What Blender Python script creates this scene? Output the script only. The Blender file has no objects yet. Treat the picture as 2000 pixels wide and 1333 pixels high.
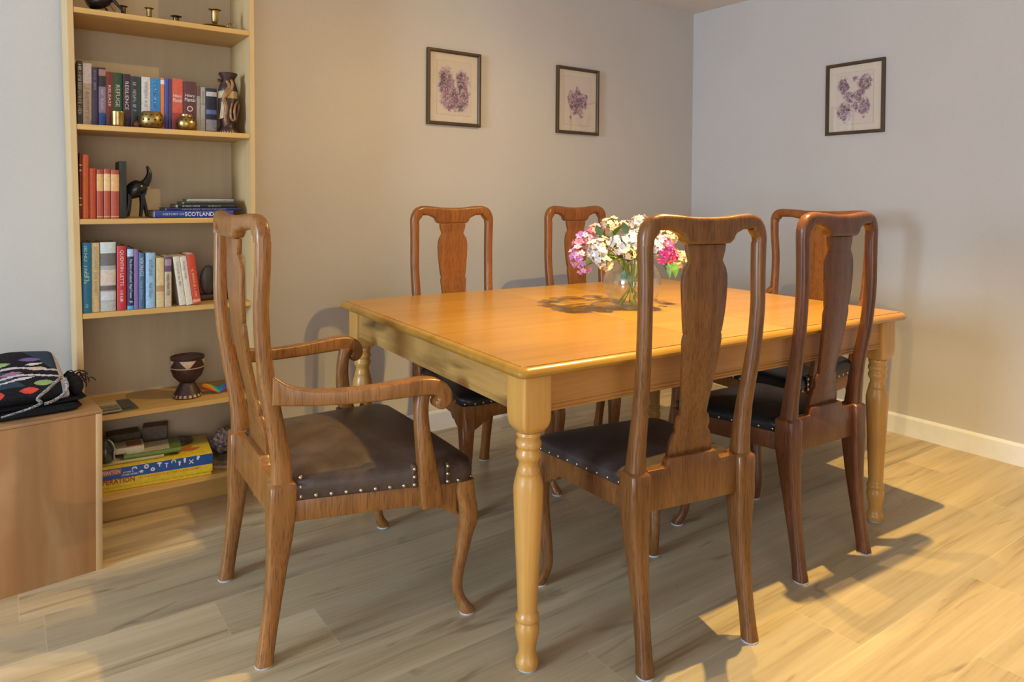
import bpy, bmesh, math, random
from mathutils import Vector, Matrix
random.seed(7)
S = bpy.context.scene
COL = S.collection
PI = math.pi

# ------------------------------------------------------------------ camera
cam_d = bpy.data.cameras.new('camera')
cam = bpy.data.objects.new('camera', cam_d)
COL.objects.link(cam)
F_PX = 1383.21
cam_d.sensor_fit = 'HORIZONTAL'
cam_d.sensor_width = 36.0
cam_d.lens = 36.0 * F_PX / 2000.0
cam_d.shift_y = -(666.5 - 413.94) / 2000.0
cam_d.clip_start = 0.05
yaw, pitch, roll = 0.6190, 0.0194, 0.0080
fwd = Vector((math.sin(yaw) * math.cos(pitch), math.cos(yaw) * math.cos(pitch), -math.sin(pitch)))
rgt = Vector((math.cos(yaw), -math.sin(yaw), 0.0))
upv = rgt.cross(fwd)
r2 = rgt * math.cos(roll) + upv * math.sin(roll)
u2 = -rgt * math.sin(roll) + upv * math.cos(roll)
M = Matrix((r2, u2, -fwd)).transposed().to_4x4()
M.translation = Vector((0, 0, 1.1631))
cam.matrix_world = M
S.camera = cam

# ------------------------------------------------------------------ view
S.view_settings.view_transform = 'Standard'
S.view_settings.look = 'None'
S.view_settings.gamma = 1.0
S.view_settings.use_curve_mapping = False
S.view_settings.exposure = 0.0

# ------------------------------------------------------------------ world + lights
W = bpy.data.worlds.new('sky')
S.world = W
W.use_nodes = True
W.node_tree.nodes['Background'].inputs[0].default_value = (0.62, 0.78, 1.0, 1)
W.node_tree.nodes['Background'].inputs[1].default_value = 1.0


def area_light(name, loc, size_x, size_y, power, color, direction):
    d = bpy.data.lights.new(name, 'AREA')
    d.shape = 'RECTANGLE'
    d.size, d.size_y = size_x, size_y
    d.energy = power
    d.color = color
    o = bpy.data.objects.new(name, d)
    COL.objects.link(o)
    o.location = loc
    o.rotation_euler = Vector(direction).to_track_quat('-Z', 'Z').to_euler()
    return o


def spot_light(name, loc, power, color, angle, blend, radius, aim=(0, 0, -1)):
    d = bpy.data.lights.new(name, 'SPOT')
    d.energy = power
    d.color = color
    d.spot_size = math.radians(angle)
    d.spot_blend = blend
    d.shadow_soft_size = radius
    o = bpy.data.objects.new(name, d)
    COL.objects.link(o)
    o.location = loc
    o.rotation_euler = Vector(aim).to_track_quat('-Z', 'Y').to_euler()
    return o


DAY = (0.57, 0.77, 1.0)
WARM = (1.0, 0.70, 0.235)
# daylight through the window in the left wall; unseen fill light added behind camera
area_light('daylight_left', (-4.49, 0.95, 1.60), 1.5, 1.25, 270, DAY, (1, 0, 0))
area_light('daylight_behind', (-1.0, -2.69, 1.10), 2.4, 1.95, 50, (1.0, 0.90, 0.78), (0, 1, 0))  # added fill for chair backs and near floor, no known source
# ceiling spots above the table
spot_light('ceiling_spot_front', (2.035, 1.280, 2.30), 265, WARM, 104, 0.8, 0.013)
spot_light('ceiling_spot_rear', (2.010, 1.490, 2.30), 84, WARM, 172, 1.0, 0.013, (-0.36, 0.22, -1))


# ------------------------------------------------------------------ material helpers
def new_mat(name):
    m = bpy.data.materials.new(name)
    m.use_nodes = True
    nt = m.node_tree
    for n in list(nt.nodes):
        nt.nodes.remove(n)
    out = nt.nodes.new('ShaderNodeOutputMaterial')
    b = nt.nodes.new('ShaderNodeBsdfPrincipled')
    nt.links.new(b.outputs[0], out.inputs[0])
    return m, nt, b


def nd(nt, typ, **kw):
    n = nt.nodes.new(typ)
    for k, v in kw.items():
        if k == 'ins':
            for i, val in v.items():
                n.inputs[i].default_value = val
        else:
            setattr(n, k, v)
    return n


def lk(nt, a, b):
    nt.links.new(a, b)


def ramp(nt, fac, stops):
    r = nt.nodes.new('ShaderNodeValToRGB')
    e = r.color_ramp.elements
    while len(e) < len(stops):
        e.new(0.5)
    for el, (p, c) in zip(e, stops):
        el.position = p
        el.color = (*c, 1) if len(c) == 3 else c
    lk(nt, fac, r.inputs[0])
    return r.outputs[0]


def mth(nt, op, a, b=None, c=None):
    n = nt.nodes.new('ShaderNodeMath')
    n.operation = op
    for i, v in enumerate((a, b, c)):
        if v is None:
            continue
        if isinstance(v, (int, float)):
            n.inputs[i].default_value = v
        else:
            lk(nt, v, n.inputs[i])
    return n.outputs[0]


def mixc(nt, fac, a, b, blend='MIX'):
    n = nt.nodes.new('ShaderNodeMix')
    n.data_type = 'RGBA'
    n.blend_type = blend
    for i, v in ((0, fac), (6, a), (7, b)):
        if isinstance(v, (int, float)):
            n.inputs[i].default_value = v
        elif isinstance(v, tuple):
            n.inputs[i].default_value = (*v, 1)
        else:
            lk(nt, v, n.inputs[i])
    return n.outputs[2]


MATS = {}


def plain(name, col, rough=0.5, metal=0.0, var=0.08, scale=60.0, spec=0.5, bump=0.0, coat=0.0):
    """colour with slight procedural mottling"""
    if name in MATS:
        return MATS[name]
    m, nt, b = new_mat(name)
    tc = nd(nt, 'ShaderNodeTexCoord')
    nz = nd(nt, 'ShaderNodeTexNoise', ins={'Scale': scale, 'Detail': 3.0})
    lk(nt, tc.outputs['Object'], nz.inputs['Vector'])
    d = tuple(max(0, c * (1 - var)) for c in col)
    l = tuple(min(1, c * (1 + var)) for c in col)
    lk(nt, ramp(nt, nz.outputs[0], [(0.35, d), (0.65, l)]), b.inputs['Base Color'])
    b.inputs['Roughness'].default_value = rough
    b.inputs['Metallic'].default_value = metal
    b.inputs['Specular IOR Level'].default_value = spec
    b.inputs['Coat Weight'].default_value = coat
    if bump:
        bp = nd(nt, 'ShaderNodeBump', ins={'Strength': bump, 'Distance': 0.002})
        lk(nt, nz.outputs[0], bp.inputs['Height'])
        lk(nt, bp.outputs[0], b.inputs['Normal'])
    MATS[name] = m
    return m


def wood(name, dark, light, axis='Z', scale=1.0, rough=0.38, spec=0.5, coat=0.0, patch=None):
    """streaky grain running along the given object axis"""
    if name in MATS:
        return MATS[name]
    m, nt, b = new_mat(name)
    tc = nd(nt, 'ShaderNodeTexCoord')
    mp = nd(nt, 'ShaderNodeMapping')
    sc = {'X': (2.0, 38, 38), 'Y': (38, 2.0, 38), 'Z': (38, 38, 2.0)}[axis]
    mp.inputs['Scale'].default_value = tuple(s * scale for s in sc)
    lk(nt, tc.outputs['Object'], mp.inputs[0])
    n1 = nd(nt, 'ShaderNodeTexNoise', ins={'Scale': 1.0, 'Detail': 5.0, 'Roughness': 0.6, 'Distortion': 0.6})
    lk(nt, mp.outputs[0], n1.inputs['Vector'])
    n2 = nd(nt, 'ShaderNodeTexNoise', ins={'Scale': 6.0 * scale, 'Detail': 2.0})
    lk(nt, tc.outputs['Object'], n2.inputs['Vector'])
    mp3 = nd(nt, 'ShaderNodeMapping')
    mp3.inputs['Scale'].default_value = tuple(s * scale * 4.5 for s in sc)
    lk(nt, tc.outputs['Object'], mp3.inputs[0])
    n3 = nd(nt, 'ShaderNodeTexNoise', ins={'Scale': 1.0, 'Detail': 2.0})
    lk(nt, mp3.outputs[0], n3.inputs['Vector'])
    f = mth(nt, 'ADD', mth(nt, 'MULTIPLY', n1.outputs[0], 0.5), mth(nt, 'MULTIPLY', n2.outputs[0], 0.3))
    f = mth(nt, 'ADD', f, mth(nt, 'MULTIPLY', n3.outputs[0], 0.2))
    c = ramp(nt, f, [(0.34, dark), (0.66, light)])
    if name.startswith('oak_chair'):
        mp5 = nd(nt, 'ShaderNodeMapping')
        mp5.inputs['Scale'].default_value = tuple(s * scale * 11 for s in sc)
        lk(nt, tc.outputs['Object'], mp5.inputs[0])
        n5 = nd(nt, 'ShaderNodeTexNoise', ins={'Scale': 1.0, 'Detail': 1.0})
        lk(nt, mp5.outputs[0], n5.inputs['Vector'])
        pores = ramp(nt, n5.outputs[0], [(0.36, (0.62, 0.58, 0.55)), (0.46, (1, 1, 1))])
        c = mixc(nt, 1.0, c, pores, 'MULTIPLY')
    if patch:
        n4 = nd(nt, 'ShaderNodeTexNoise', ins={'Scale': patch[1], 'Detail': 4.0, 'Distortion': 0.8})
        mp4 = nd(nt, 'ShaderNodeMapping')
        mp4.inputs['Scale'].default_value = tuple((0.35 if k == axis else 1.4) for k in 'XYZ')
        lk(nt, tc.outputs['Object'], mp4.inputs[0])
        lk(nt, mp4.outputs[0], n4.inputs['Vector'])
        k = ramp(nt, n4.outputs[0], [(0.5, (0, 0, 0)), (0.66, (1, 1, 1))])
        c = mixc(nt, k, c, patch[0])
    lk(nt, c, b.inputs['Base Color'])
    b.inputs['Roughness'].default_value = rough
    b.inputs['Specular IOR Level'].default_value = spec
    b.inputs['Coat Weight'].default_value = coat
    b.inputs['Coat Roughness'].default_value = 0.25
    bp = nd(nt, 'ShaderNodeBump', ins={'Strength': 0.12, 'Distance': 0.001})
    lk(nt, n3.outputs[0], bp.inputs['Height'])
    lk(nt, bp.outputs[0], b.inputs['Normal'])
    MATS[name] = m
    return m


def leather(name, dark, light, rough=0.42):
    if name in MATS:
        return MATS[name]
    m, nt, b = new_mat(name)
    tc = nd(nt, 'ShaderNodeTexCoord')
    n1 = nd(nt, 'ShaderNodeTexNoise', ins={'Scale': 7.0, 'Detail': 6.0, 'Roughness': 0.65, 'Distortion': 0.4})
    lk(nt, tc.outputs['Object'], n1.inputs['Vector'])
    v = nd(nt, 'ShaderNodeTexVoronoi', ins={'Scale': 260.0})
    lk(nt, tc.outputs['Object'], v.inputs['Vector'])
    lk(nt, ramp(nt, n1.outputs[0], [(0.35, dark), (0.7, light)]), b.inputs['Base Color'])
    lk(nt, mth(nt, 'MULTIPLY_ADD', n1.outputs[0], 0.25, rough - 0.12), b.inputs['Roughness'])
    b.inputs['Specular IOR Level'].default_value = 0.45
    bp = nd(nt, 'ShaderNodeBump', ins={'Strength': 0.15, 'Distance': 0.001})
    lk(nt, v.outputs['Distance'], bp.inputs['Height'])
    bp2 = nd(nt, 'ShaderNodeBump', ins={'Strength': 0.35, 'Distance': 0.006})
    lk(nt, n1.outputs[0], bp2.inputs['Height'])
    lk(nt, bp.outputs[0], bp2.inputs['Normal'])
    lk(nt, bp2.outputs[0], b.inputs['Normal'])
    MATS[name] = m
    return m


def floor_material():
    m, nt, b = new_mat('oak_laminate')
    tc = nd(nt, 'ShaderNodeTexCoord')
    sx = nd(nt, 'ShaderNodeSeparateXYZ')
    lk(nt, tc.outputs['Object'], sx.inputs[0])
    x, y = sx.outputs[0], sx.outputs[1]
    PW, PL = 0.195, 1.28
    ry = mth(nt, 'DIVIDE', mth(nt, 'ADD', y, 10 * PW - 2.125 + 11 * PW), PW)
    row = mth(nt, 'FLOOR', ry)
    fy = mth(nt, 'FRACT', ry)
    wn = nd(nt, 'ShaderNodeTexWhiteNoise', noise_dimensions='1D')
    lk(nt, row, wn.inputs['W'])
    rx = mth(nt, 'DIVIDE', mth(nt, 'ADD', mth(nt, 'ADD', x, 20.0), mth(nt, 'MULTIPLY', wn.outputs[0], PL)), PL)
    colm = mth(nt, 'FLOOR', rx)
    fx = mth(nt, 'FRACT', rx)
    cb = nd(nt, 'ShaderNodeCombineXYZ')
    lk(nt, row, cb.inputs[0])
    lk(nt, colm, cb.inputs[1])
    wid = nd(nt, 'ShaderNodeTexWhiteNoise', noise_dimensions='3D')
    lk(nt, cb.outputs[0], wid.inputs['Vector'])
    # per-plank offset coordinates for the grain
    off = nd(nt, 'ShaderNodeVectorMath', operation='MULTIPLY_ADD')
    lk(nt, wid.outputs['Color'], off.inputs[0])
    off.inputs[1].default_value = (30, 30, 30)
    lk(nt, tc.outputs['Object'], off.inputs[2])
    g = nd(nt, 'ShaderNodeMapping')
    g.inputs['Scale'].default_value = (0.9, 10.0, 1.0)
    lk(nt, off.outputs[0], g.inputs[0])
    n1 = nd(nt, 'ShaderNodeTexNoise', ins={'Scale': 1.0, 'Detail': 6.0, 'Roughness': 0.55, 'Distortion': 0.9})
    lk(nt, g.outputs[0], n1.inputs['Vector'])
    g2 = nd(nt, 'ShaderNodeMapping')
    g2.inputs['Scale'].default_value = (3.0, 110.0, 1.0)
    lk(nt, off.outputs[0], g2.inputs[0])
    n2 = nd(nt, 'ShaderNodeTexNoise', ins={'Scale': 1.0, 'Detail': 3.0})
    lk(nt, g2.outputs[0], n2.inputs['Vector'])
    # knots and smoky patches
    g3 = nd(nt, 'ShaderNodeMapping')
    g3.inputs['Scale'].default_value = (2.2, 9.0, 1.0)
    lk(nt, off.outputs[0], g3.inputs[0])
    n3 = nd(nt, 'ShaderNodeTexNoise', ins={'Scale': 1.0, 'Detail': 3.0, 'Distortion': 1.6})
    lk(nt, g3.outputs[0], n3.inputs['Vector'])
    f = mth(nt, 'ADD', mth(nt, 'MULTIPLY', n1.outputs[0], 0.72), mth(nt, 'MULTIPLY', n2.outputs[0], 0.28))
    c = ramp(nt, f, [(0.26, (0.21, 0.142, 0.076)), (0.44, (0.475, 0.368, 0.228)), (0.70, (0.635, 0.510, 0.330))])
    tone = ramp(nt, wid.outputs[0], [(0.0, (0.78, 0.79, 0.80)), (1.0, (1.14, 1.11, 1.05))])
    c = mixc(nt, 1.0, c, tone, 'MULTIPLY')
    k = ramp(nt, n3.outputs[0], [(0.62, (1, 1, 1)), (0.78, (0.48, 0.44, 0.40))])
    c = mixc(nt, 1.0, c, k, 'MULTIPLY')
    # seams
    e1 = mth(nt, 'LESS_THAN', mth(nt, 'MINIMUM', fy, mth(nt, 'SUBTRACT', 1.0, fy)), 0.010)
    e2 = mth(nt, 'LESS_THAN', mth(nt, 'MINIMUM', fx, mth(nt, 'SUBTRACT', 1.0, fx)), 0.0013)
    e = mth(nt, 'MAXIMUM', e1, e2)
    c = mixc(nt, mth(nt, 'MULTIPLY', e, 0.35), c, (0.62, 0.52, 0.38))
    lk(nt, c, b.inputs['Base Color'])
    b.inputs['Roughness'].default_value = 0.36
    b.inputs['Specular IOR Level'].default_value = 0.42
    bp = nd(nt, 'ShaderNodeBump', ins={'Strength': 0.10, 'Distance': 0.001})
    hh = mth(nt, 'SUBTRACT', n2.outputs[0], mth(nt, 'MULTIPLY', e, 2.0))
    lk(nt, hh, bp.inputs['Height'])
    lk(nt, bp.outputs[0], b.inputs['Normal'])
    return m


def wall_material(name, col):
    m, nt, b = new_mat(name)
    tc = nd(nt, 'ShaderNodeTexCoord')
    n1 = nd(nt, 'ShaderNodeTexNoise', ins={'Scale': 180.0, 'Detail': 3.0})
    lk(nt, tc.outputs['Object'], n1.inputs['Vector'])
    n2 = nd(nt, 'ShaderNodeTexNoise', ins={'Scale': 2.5, 'Detail': 2.0})
    lk(nt, tc.outputs['Object'], n2.inputs['Vector'])
    f = mth(nt, 'ADD', mth(nt, 'MULTIPLY', n1.outputs[0], 0.5), mth(nt, 'MULTIPLY', n2.outputs[0], 0.5))
    lk(nt, ramp(nt, f, [(0.35, tuple(c * 0.965 for c in col)), (0.65, tuple(min(1, c * 1.03) for c in col))]), b.inputs['Base Color'])
    b.inputs['Roughness'].default_value = 0.75
    b.inputs['Specular IOR Level'].default_value = 0.25
    bp = nd(nt, 'ShaderNodeBump', ins={'Strength': 0.12, 'Distance': 0.001})
    lk(nt, n1.outputs[0], bp.inputs['Height'])
    lk(nt, bp.outputs[0], b.inputs['Normal'])
    return m


# ------------------------------------------------------------------ geometry helpers
def mesh_obj(name, bm, mat=None, parent=None, smooth=35, normals=True):
    if normals:
        bmesh.ops.recalc_face_normals(bm, faces=bm.faces)
    me = bpy.data.meshes.new(name)
    bm.to_mesh(me)
    bm.free()
    if smooth:
        me.shade_smooth()
        me.set_sharp_from_angle(angle=math.radians(smooth))
    if mat is not None:
        for mm in (mat if isinstance(mat, (list, tuple)) else [mat]):
            me.materials.append(mm)
    o = bpy.data.objects.new(name, me)
    COL.objects.link(o)
    if parent is not None:
        o.parent = parent
    return o


def thing(name, label, cat, loc=(0, 0, 0), rz=0.0, group=None):
    o = bpy.data.objects.new(name, None)
    o.empty_display_size = 0.05
    COL.objects.link(o)
    o.location = loc
    o.rotation_euler = (0, 0, rz)
    return tag(o, label, cat, group)


def tag(o, label, cat, group=None):
    o['label'] = label
    o['category'] = cat
    if group:
        o['group'] = group
    return o


def struct(o):
    o['kind'] = 'structure'
    return o


def box_bm(x0, x1, y0, y1, z0, z1, bevel=0.0, seg=2):
    bm = bmesh.new()
    vs = [bm.verts.new((x, y, z)) for z in (z0, z1) for y in (y0, y1) for x in (x0, x1)]
    for f in ((0, 1, 3, 2), (4, 6, 7, 5), (0, 4, 5, 1), (2, 3, 7, 6), (0, 2, 6, 4), (1, 5, 7, 3)):
        bm.faces.new([vs[i] for i in f])
    if bevel:
        bmesh.ops.recalc_face_normals(bm, faces=bm.faces)
        bmesh.ops.bevel(bm, geom=list(bm.edges), offset=bevel, segments=seg, affect='EDGES', profile=0.5, clamp_overlap=True)
    return bm


def box(name, x0, x1, y0, y1, z0, z1, mat, parent=None, bevel=0.002, seg=2):
    return mesh_obj(name, box_bm(x0, x1, y0, y1, z0, z1, bevel, seg), mat, parent)


def rings_bm(rings, cap=True, closed=True):
    """rings: list of lists of points of the same length"""
    bm = bmesh.new()
    R = [[bm.verts.new(p) for p in r] for r in rings]
    n = len(R[0])
    for a, b in zip(R, R[1:]):
        for i in range(n if closed else n - 1):
            j = (i + 1) % n
            try:
                bm.faces.new((a[i], a[j], b[j], b[i]))
            except ValueError:
                pass
    if cap:
        bm.faces.new(R[0][::-1])
        bm.faces.new(R[-1])
    return bm


def ring_xy(cx, cy, z, a, b, n=2.0, seg=20, rot=0.0):
    pts = []
    for i in range(seg):
        t = 2 * PI * i / seg + PI / seg
        c, s = math.cos(t), math.sin(t)
        px = a * math.copysign(abs(c) ** (2 / n), c)
        py = b * math.copysign(abs(s) ** (2 / n), s)
        pts.append((cx + px * math.cos(rot) - py * math.sin(rot), cy + px * math.sin(rot) + py * math.cos(rot), z))
    return pts


def lathe_bm(profile, seg=28, c=(0, 0, 0)):
    """profile (r, z) from bottom to top"""
    rings = [[(c[0] + max(r, 1e-5) * math.cos(2 * PI * i / seg), c[1] + max(r, 1e-5) * math.sin(2 * PI * i / seg), c[2] + z)
              for i in range(seg)] for r, z in profile]
    bm = rings_bm(rings)
    bmesh.ops.remove_doubles(bm, verts=bm.verts, dist=2e-5)
    return bm


def catmull(P, per=6, closed=False):
    P = [Vector(p) for p in P]
    out = []
    n = len(P)
    rng = range(n if closed else n - 1)
    for i in rng:
        if closed:
            p0, p1, p2, p3 = P[(i - 1) % n], P[i], P[(i + 1) % n], P[(i + 2) % n]
        else:
            p1, p2 = P[i], P[i + 1]
            p0 = P[i - 1] if i > 0 else p1 * 2 - p2
            p3 = P[i + 2] if i + 2 < n else p2 * 2 - p1
        for k in range(per):
            t = k / per
            out.append(0.5 * ((2 * p1) + (-p0 + p2) * t + (2 * p0 - 5 * p1 + 4 * p2 - p3) * t * t + (-p0 + 3 * p1 - 3 * p2 + p3) * t ** 3))
    if not closed:
        out.append(P[-1])
    return out


def tube_bm(pts, rad, seg=10, cap=True):
    """pts list of vectors, rad number or list"""
    pts = [Vector(p) for p in pts]
    n = len(pts)
    rads = rad if isinstance(rad, (list, tuple)) else [rad] * n
    rings = []
    up = None
    for i, p in enumerate(pts):
        t = (pts[min(i + 1, n - 1)] - pts[max(i - 1, 0)]).normalized()
        if up is None:
            up = Vector((0, 0, 1)) if abs(t.z) < 0.9 else Vector((1, 0, 0))
        a = up - t * up.dot(t)
        a.normalize()
        b = t.cross(a)
        up = a
        rings.append([p + (a * math.cos(2 * PI * k / seg) + b * math.sin(2 * PI * k / seg)) * rads[i] for k in range(seg)])
    return rings_bm(rings, cap)


def outline_bm(pts, thick, bevel=0.003, seg=2, plane='XZ', cuts=None):
    """solid plate from a 2D outline; plane gives the two axes of the outline, thickness along the third, centred"""
    bm = bmesh.new()
    h = thick / 2

    def mk(p, t):
        if plane == 'XZ':
            return (p[0], t, p[1])
        if plane == 'YZ':
            return (t, p[0], p[1])
        return (p[0], p[1], t)
    vs = [bm.verts.new(mk(p, -h)) for p in pts]
    f = bm.faces.new(vs)
    r = bmesh.ops.extrude_face_region(bm, geom=[f])
    nv = [g for g in r['geom'] if isinstance(g, bmesh.types.BMVert)]
    ax = {'XZ': 1, 'YZ': 0, 'XY': 2}[plane]
    for v in nv:
        v.co[ax] += thick
    bmesh.ops.recalc_face_normals(bm, faces=bm.faces)
    if bevel:
        rim = [e for e in bm.edges if abs(e.verts[0].co[ax] - e.verts[1].co[ax]) < 1e-6]
        bmesh.ops.bevel(bm, geom=rim, offset=bevel, segments=seg, affect='EDGES', profile=0.5, clamp_overlap=False)
    if cuts:
        axis, vals = cuts
        no = Vector([1 if k == axis else 0 for k in 'XYZ'])
        for v in vals:
            bmesh.ops.bisect_plane(bm, geom=list(bm.verts) + list(bm.edges) + list(bm.faces), plane_co=no * v, plane_no=no)
    return bm


def interp(x, xs, ys):
    if x <= xs[0]:
        return ys[0]
    for i in range(len(xs) - 1):
        if x <= xs[i + 1]:
            t = (x - xs[i]) / (xs[i + 1] - xs[i])
            return ys[i] + (ys[i + 1] - ys[i]) * t
    return ys[-1]


def smooth_interp(x, xs, ys):
    """Catmull-Rom on uneven knots (via finite-difference tangents)"""
    n = len(xs)
    if x <= xs[0]:
        return ys[0]
    if x >= xs[-1]:
        return ys[-1]
    i = max(k for k in range(n - 1) if xs[k] <= x)
    h = xs[i + 1] - xs[i]

    def tan(k):
        a, b = max(k - 1, 0), min(k + 1, n - 1)
        return (ys[b] - ys[a]) / (xs[b] - xs[a])
    t = (x - xs[i]) / h
    m0, m1 = tan(i) * h, tan(i + 1) * h
    return (2 * t ** 3 - 3 * t * t + 1) * ys[i] + (t ** 3 - 2 * t * t + t) * m0 + (-2 * t ** 3 + 3 * t * t) * ys[i + 1] + (t ** 3 - t * t) * m1


def lettering(parent, text, loc, length, height, mat, xdir=(1, 0, 0), ydir=(0, 0, 1), name='lettering', stretch=True, bold=0.0):
    """flat letters, centred at loc, running along xdir"""
    cu = bpy.data.curves.new(name, 'FONT')
    cu.body = text
    cu.align_x = 'CENTER'
    cu.align_y = 'CENTER'
    cu.resolution_u = 2
    cu.offset = bold
    tmp = bpy.data.objects.new('tmp_text', cu)
    COL.objects.link(tmp)
    dg = bpy.context.evaluated_depsgraph_get()
    me = bpy.data.meshes.new_from_object(tmp.evaluated_get(dg))
    bpy.data.objects.remove(tmp)
    bpy.data.curves.remove(cu)
    if not me.vertices:
        return None
    xs = [v.co.x for v in me.vertices]
    ys = [v.co.y for v in me.vertices]
    cx, cy = (min(xs) + max(xs)) / 2, (min(ys) + max(ys)) / 2
    sx = length / (max(xs) - min(xs))
    sy = height / (max(ys) - min(ys))
    if not stretch:
        sx = sy = min(sx, sy)
    X, Y = Vector(xdir), Vector(ydir)
    L = Vector(loc)
    for v in me.vertices:
        v.co = L + X * ((v.co.x - cx) * sx) + Y * ((v.co.y - cy) * sy)
    me.materials.clear()
    me.materials.append(mat)
    me.name = name
    o = bpy.data.objects.new(name, me)
    COL.objects.link(o)
    o.parent = parent
    return o


def scrawl(parent, seed, loc, length, height, mat, xdir=(1, 0, 0), ydir=(0, 0, 1), script=False):
    """a line of writing too small to read: letter-like strokes"""
    rnd = random.Random(seed)
    X, Y, L = Vector(xdir), Vector(ydir), Vector(loc)
    bm = bmesh.new()

    def bar(a, b, w):
        d = (Vector(b) - Vector(a))
        n = Vector((-d.y, d.x)).normalized() * w
        vs = [bm.verts.new(L + X * q.x + Y * q.y) for q in (Vector(a) - n, Vector(b) - n, Vector(b) + n, Vector(a) + n)]
        bm.faces.new(vs)
    x = -length / 2
    w = height * .085
    while x < length / 2 - height * .5:
        if rnd.random() < .13:
            x += height * .5
            continue
        lw = height * rnd.uniform(.35, .7)
        sl = height * .18 if script else 0
        lo, hi = -height / 2, height / 2
        if script and rnd.random() < .6:
            hi = height * .08
        bar((x, lo), (x + sl, hi), w)
        if rnd.random() < .6:
            bar((x + lw, lo), (x + lw + sl, hi), w)
        for zz_ in (lo + w, (lo + hi) / 2, hi - w):
            if rnd.random() < .5:
                bar((x, zz_), (x + lw, zz_), w * .8)
        x += lw + height * .28
    return mesh_obj('lettering', bm, mat, parent, smooth=0, normals=False)


DOWN = dict(xdir=(0, 0, -1), ydir=(1, 0, 0))      # text running down a spine that faces -y

# ------------------------------------------------------------------ the room
XR, YB, ZC = 3.6363, 3.087, 2.366
XL, YF = -4.5, -2.7
wall_m = wall_material('wall_paint', (0.55, 0.51, 0.472))
ceil_m = wall_material('ceiling_paint', (0.74, 0.70, 0.67))
trim_m = plain('white_trim_paint', (0.78, 0.77, 0.75), 0.45, var=0.02, scale=20)

fl = struct(box('floor', XL, XR, YF, YB, -0.05, 0.0, floor_material(), bevel=0))
struct(box('ceiling', XL, XR, YF, YB, ZC, ZC + 0.05, ceil_m, bevel=0))
struct(box('wall_back', XL - 0.1, XR + 0.1, YB, YB + 0.1, -0.05, ZC + 0.05, wall_m, bevel=0))
struct(box('wall_right', XR, XR + 0.1, YF, YB, -0.05, ZC + 0.05, wall_m, bevel=0))


def wall_with_hole(name, axis, at, a0, a1, h0, h1, z0, z1, t=0.12):
    """wall normal to axis with one rectangular opening h0..h1 x z0..z1"""
    bm = bmesh.new()
    for (p, q, r, s) in ((a0, h0, -0.05, ZC + 0.05), (h1, a1, -0.05, ZC + 0.05), (h0, h1, -0.05, z0), (h0, h1, z1, ZC + 0.05)):
        if axis == 'X':
            b2 = box_bm(at - t, at, p, q, r, s)
        else:
            b2 = box_bm(p, q, at - t, at, r, s)
        me = bpy.data.meshes.new('tmp')
        b2.to_mesh(me)
        b2.free()
        bm.from_mesh(me)
        bpy.data.meshes.remove(me)
    return struct(mesh_obj(name, bm, wall_m, smooth=0))


wall_with_hole('wall_left', 'X', XL, YF, YB, 0.15, 1.75, 0.92, 2.28)
wall_with_hole('wall_front', 'Y', YF, XL, XR, -2.25, 0.25, 0.05, 2.12)  # unseen wall; its opening is made up to go with the added fill


def baseboard(name, pts):
    struct(mesh_obj(name, outline_bm(*pts), trim_m))


def base_profile(depth, h=0.0984):
    return [(0, 0), (-depth, 0), (-depth, h - 0.012), (-depth + 0.004, h - 0.004), (-depth + 0.009, h), (0, h)]


bm = rings_bm([[(x, YB - 0.0005 + p[0], p[1]) for p in base_profile(0.016)] for x in (XL, XR)])
struct(mesh_obj('baseboard_back', bm, trim_m, smooth=20))
bm = rings_bm([[(XR - 0.0005 + p[0], y, p[1]) for p in base_profile(0.016)] for y in (YF, YB - 0.0165)])
struct(mesh_obj('baseboard_right', bm, trim_m, smooth=20))


def window_frame(name, axis, at, a0, a1, z0, z1, bars):
    bm = bmesh.new()
    w = 0.05
    rects = [(a0, a1, z0, z0 + w), (a0, a1, z1 - w, z1), (a0, a0 + w, z0 + w, z1 - w), (a1 - w, a1, z0 + w, z1 - w)]
    rects += [(c - 0.02, c + 0.02, z0 + w, z1 - w) for c in bars]
    for (p, q, r, s) in rects:
        b2 = box_bm(at - 0.06, at, p, q, r, s) if axis == 'X' else box_bm(p, q, at - 0.06, at, r, s)
        me = bpy.data.meshes.new('tmp')
        b2.to_mesh(me)
        b2.free()
        bm.from_mesh(me)
        bpy.data.meshes.remove(me)
    return struct(mesh_obj(name, bm, trim_m, smooth=0))


window_frame('window_1', 'X', XL - 0.05, 0.15, 1.75, 0.92, 2.28, [0.95])
window_frame('window_2', 'Y', YF - 0.05, -2.25, 0.25, 0.05, 2.12, [-1.0])  # unseen frame added round the rear fill light, no known window

# ------------------------------------------------------------------ dining table
TC = Vector((1.832, 1.913, 0.0))
TROT = -0.050
TW, TD, TT = 1.665, 1.275, 0.765
pine_dark, pine_light = (0.37, 0.165, 0.032), (0.56, 0.29, 0.07)
top_m = wood('honey_pine_top', (0.32, 0.146, 0.017), (0.45, 0.232, 0.033), 'X', 0.55, 0.30, coat=0.2)
apron_m = wood('honey_pine_apron_long', (0.34, 0.145, 0.035), (0.50, 0.235, 0.06), 'X', 0.8, 0.36)
apron_s = wood('honey_pine_apron_stained', (0.36, 0.19, 0.05), (0.54, 0.31, 0.095), 'Y', 0.7, 0.36, patch=((0.085, 0.042, 0.010), 4.6))
leg_m = wood('honey_pine_leg', (0.46, 0.220, 0.045), (0.61, 0.325, 0.082), 'Z', 0.8, 0.33, coat=0.12)
felt_m = plain('white_felt', (0.42, 0.42, 0.44), 0.9, var=0.12, scale=300)

table = thing('dining_table', 'honey-coloured pine dining table with turned legs and a flower vase on top', 'table', TC, TROT)


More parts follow.
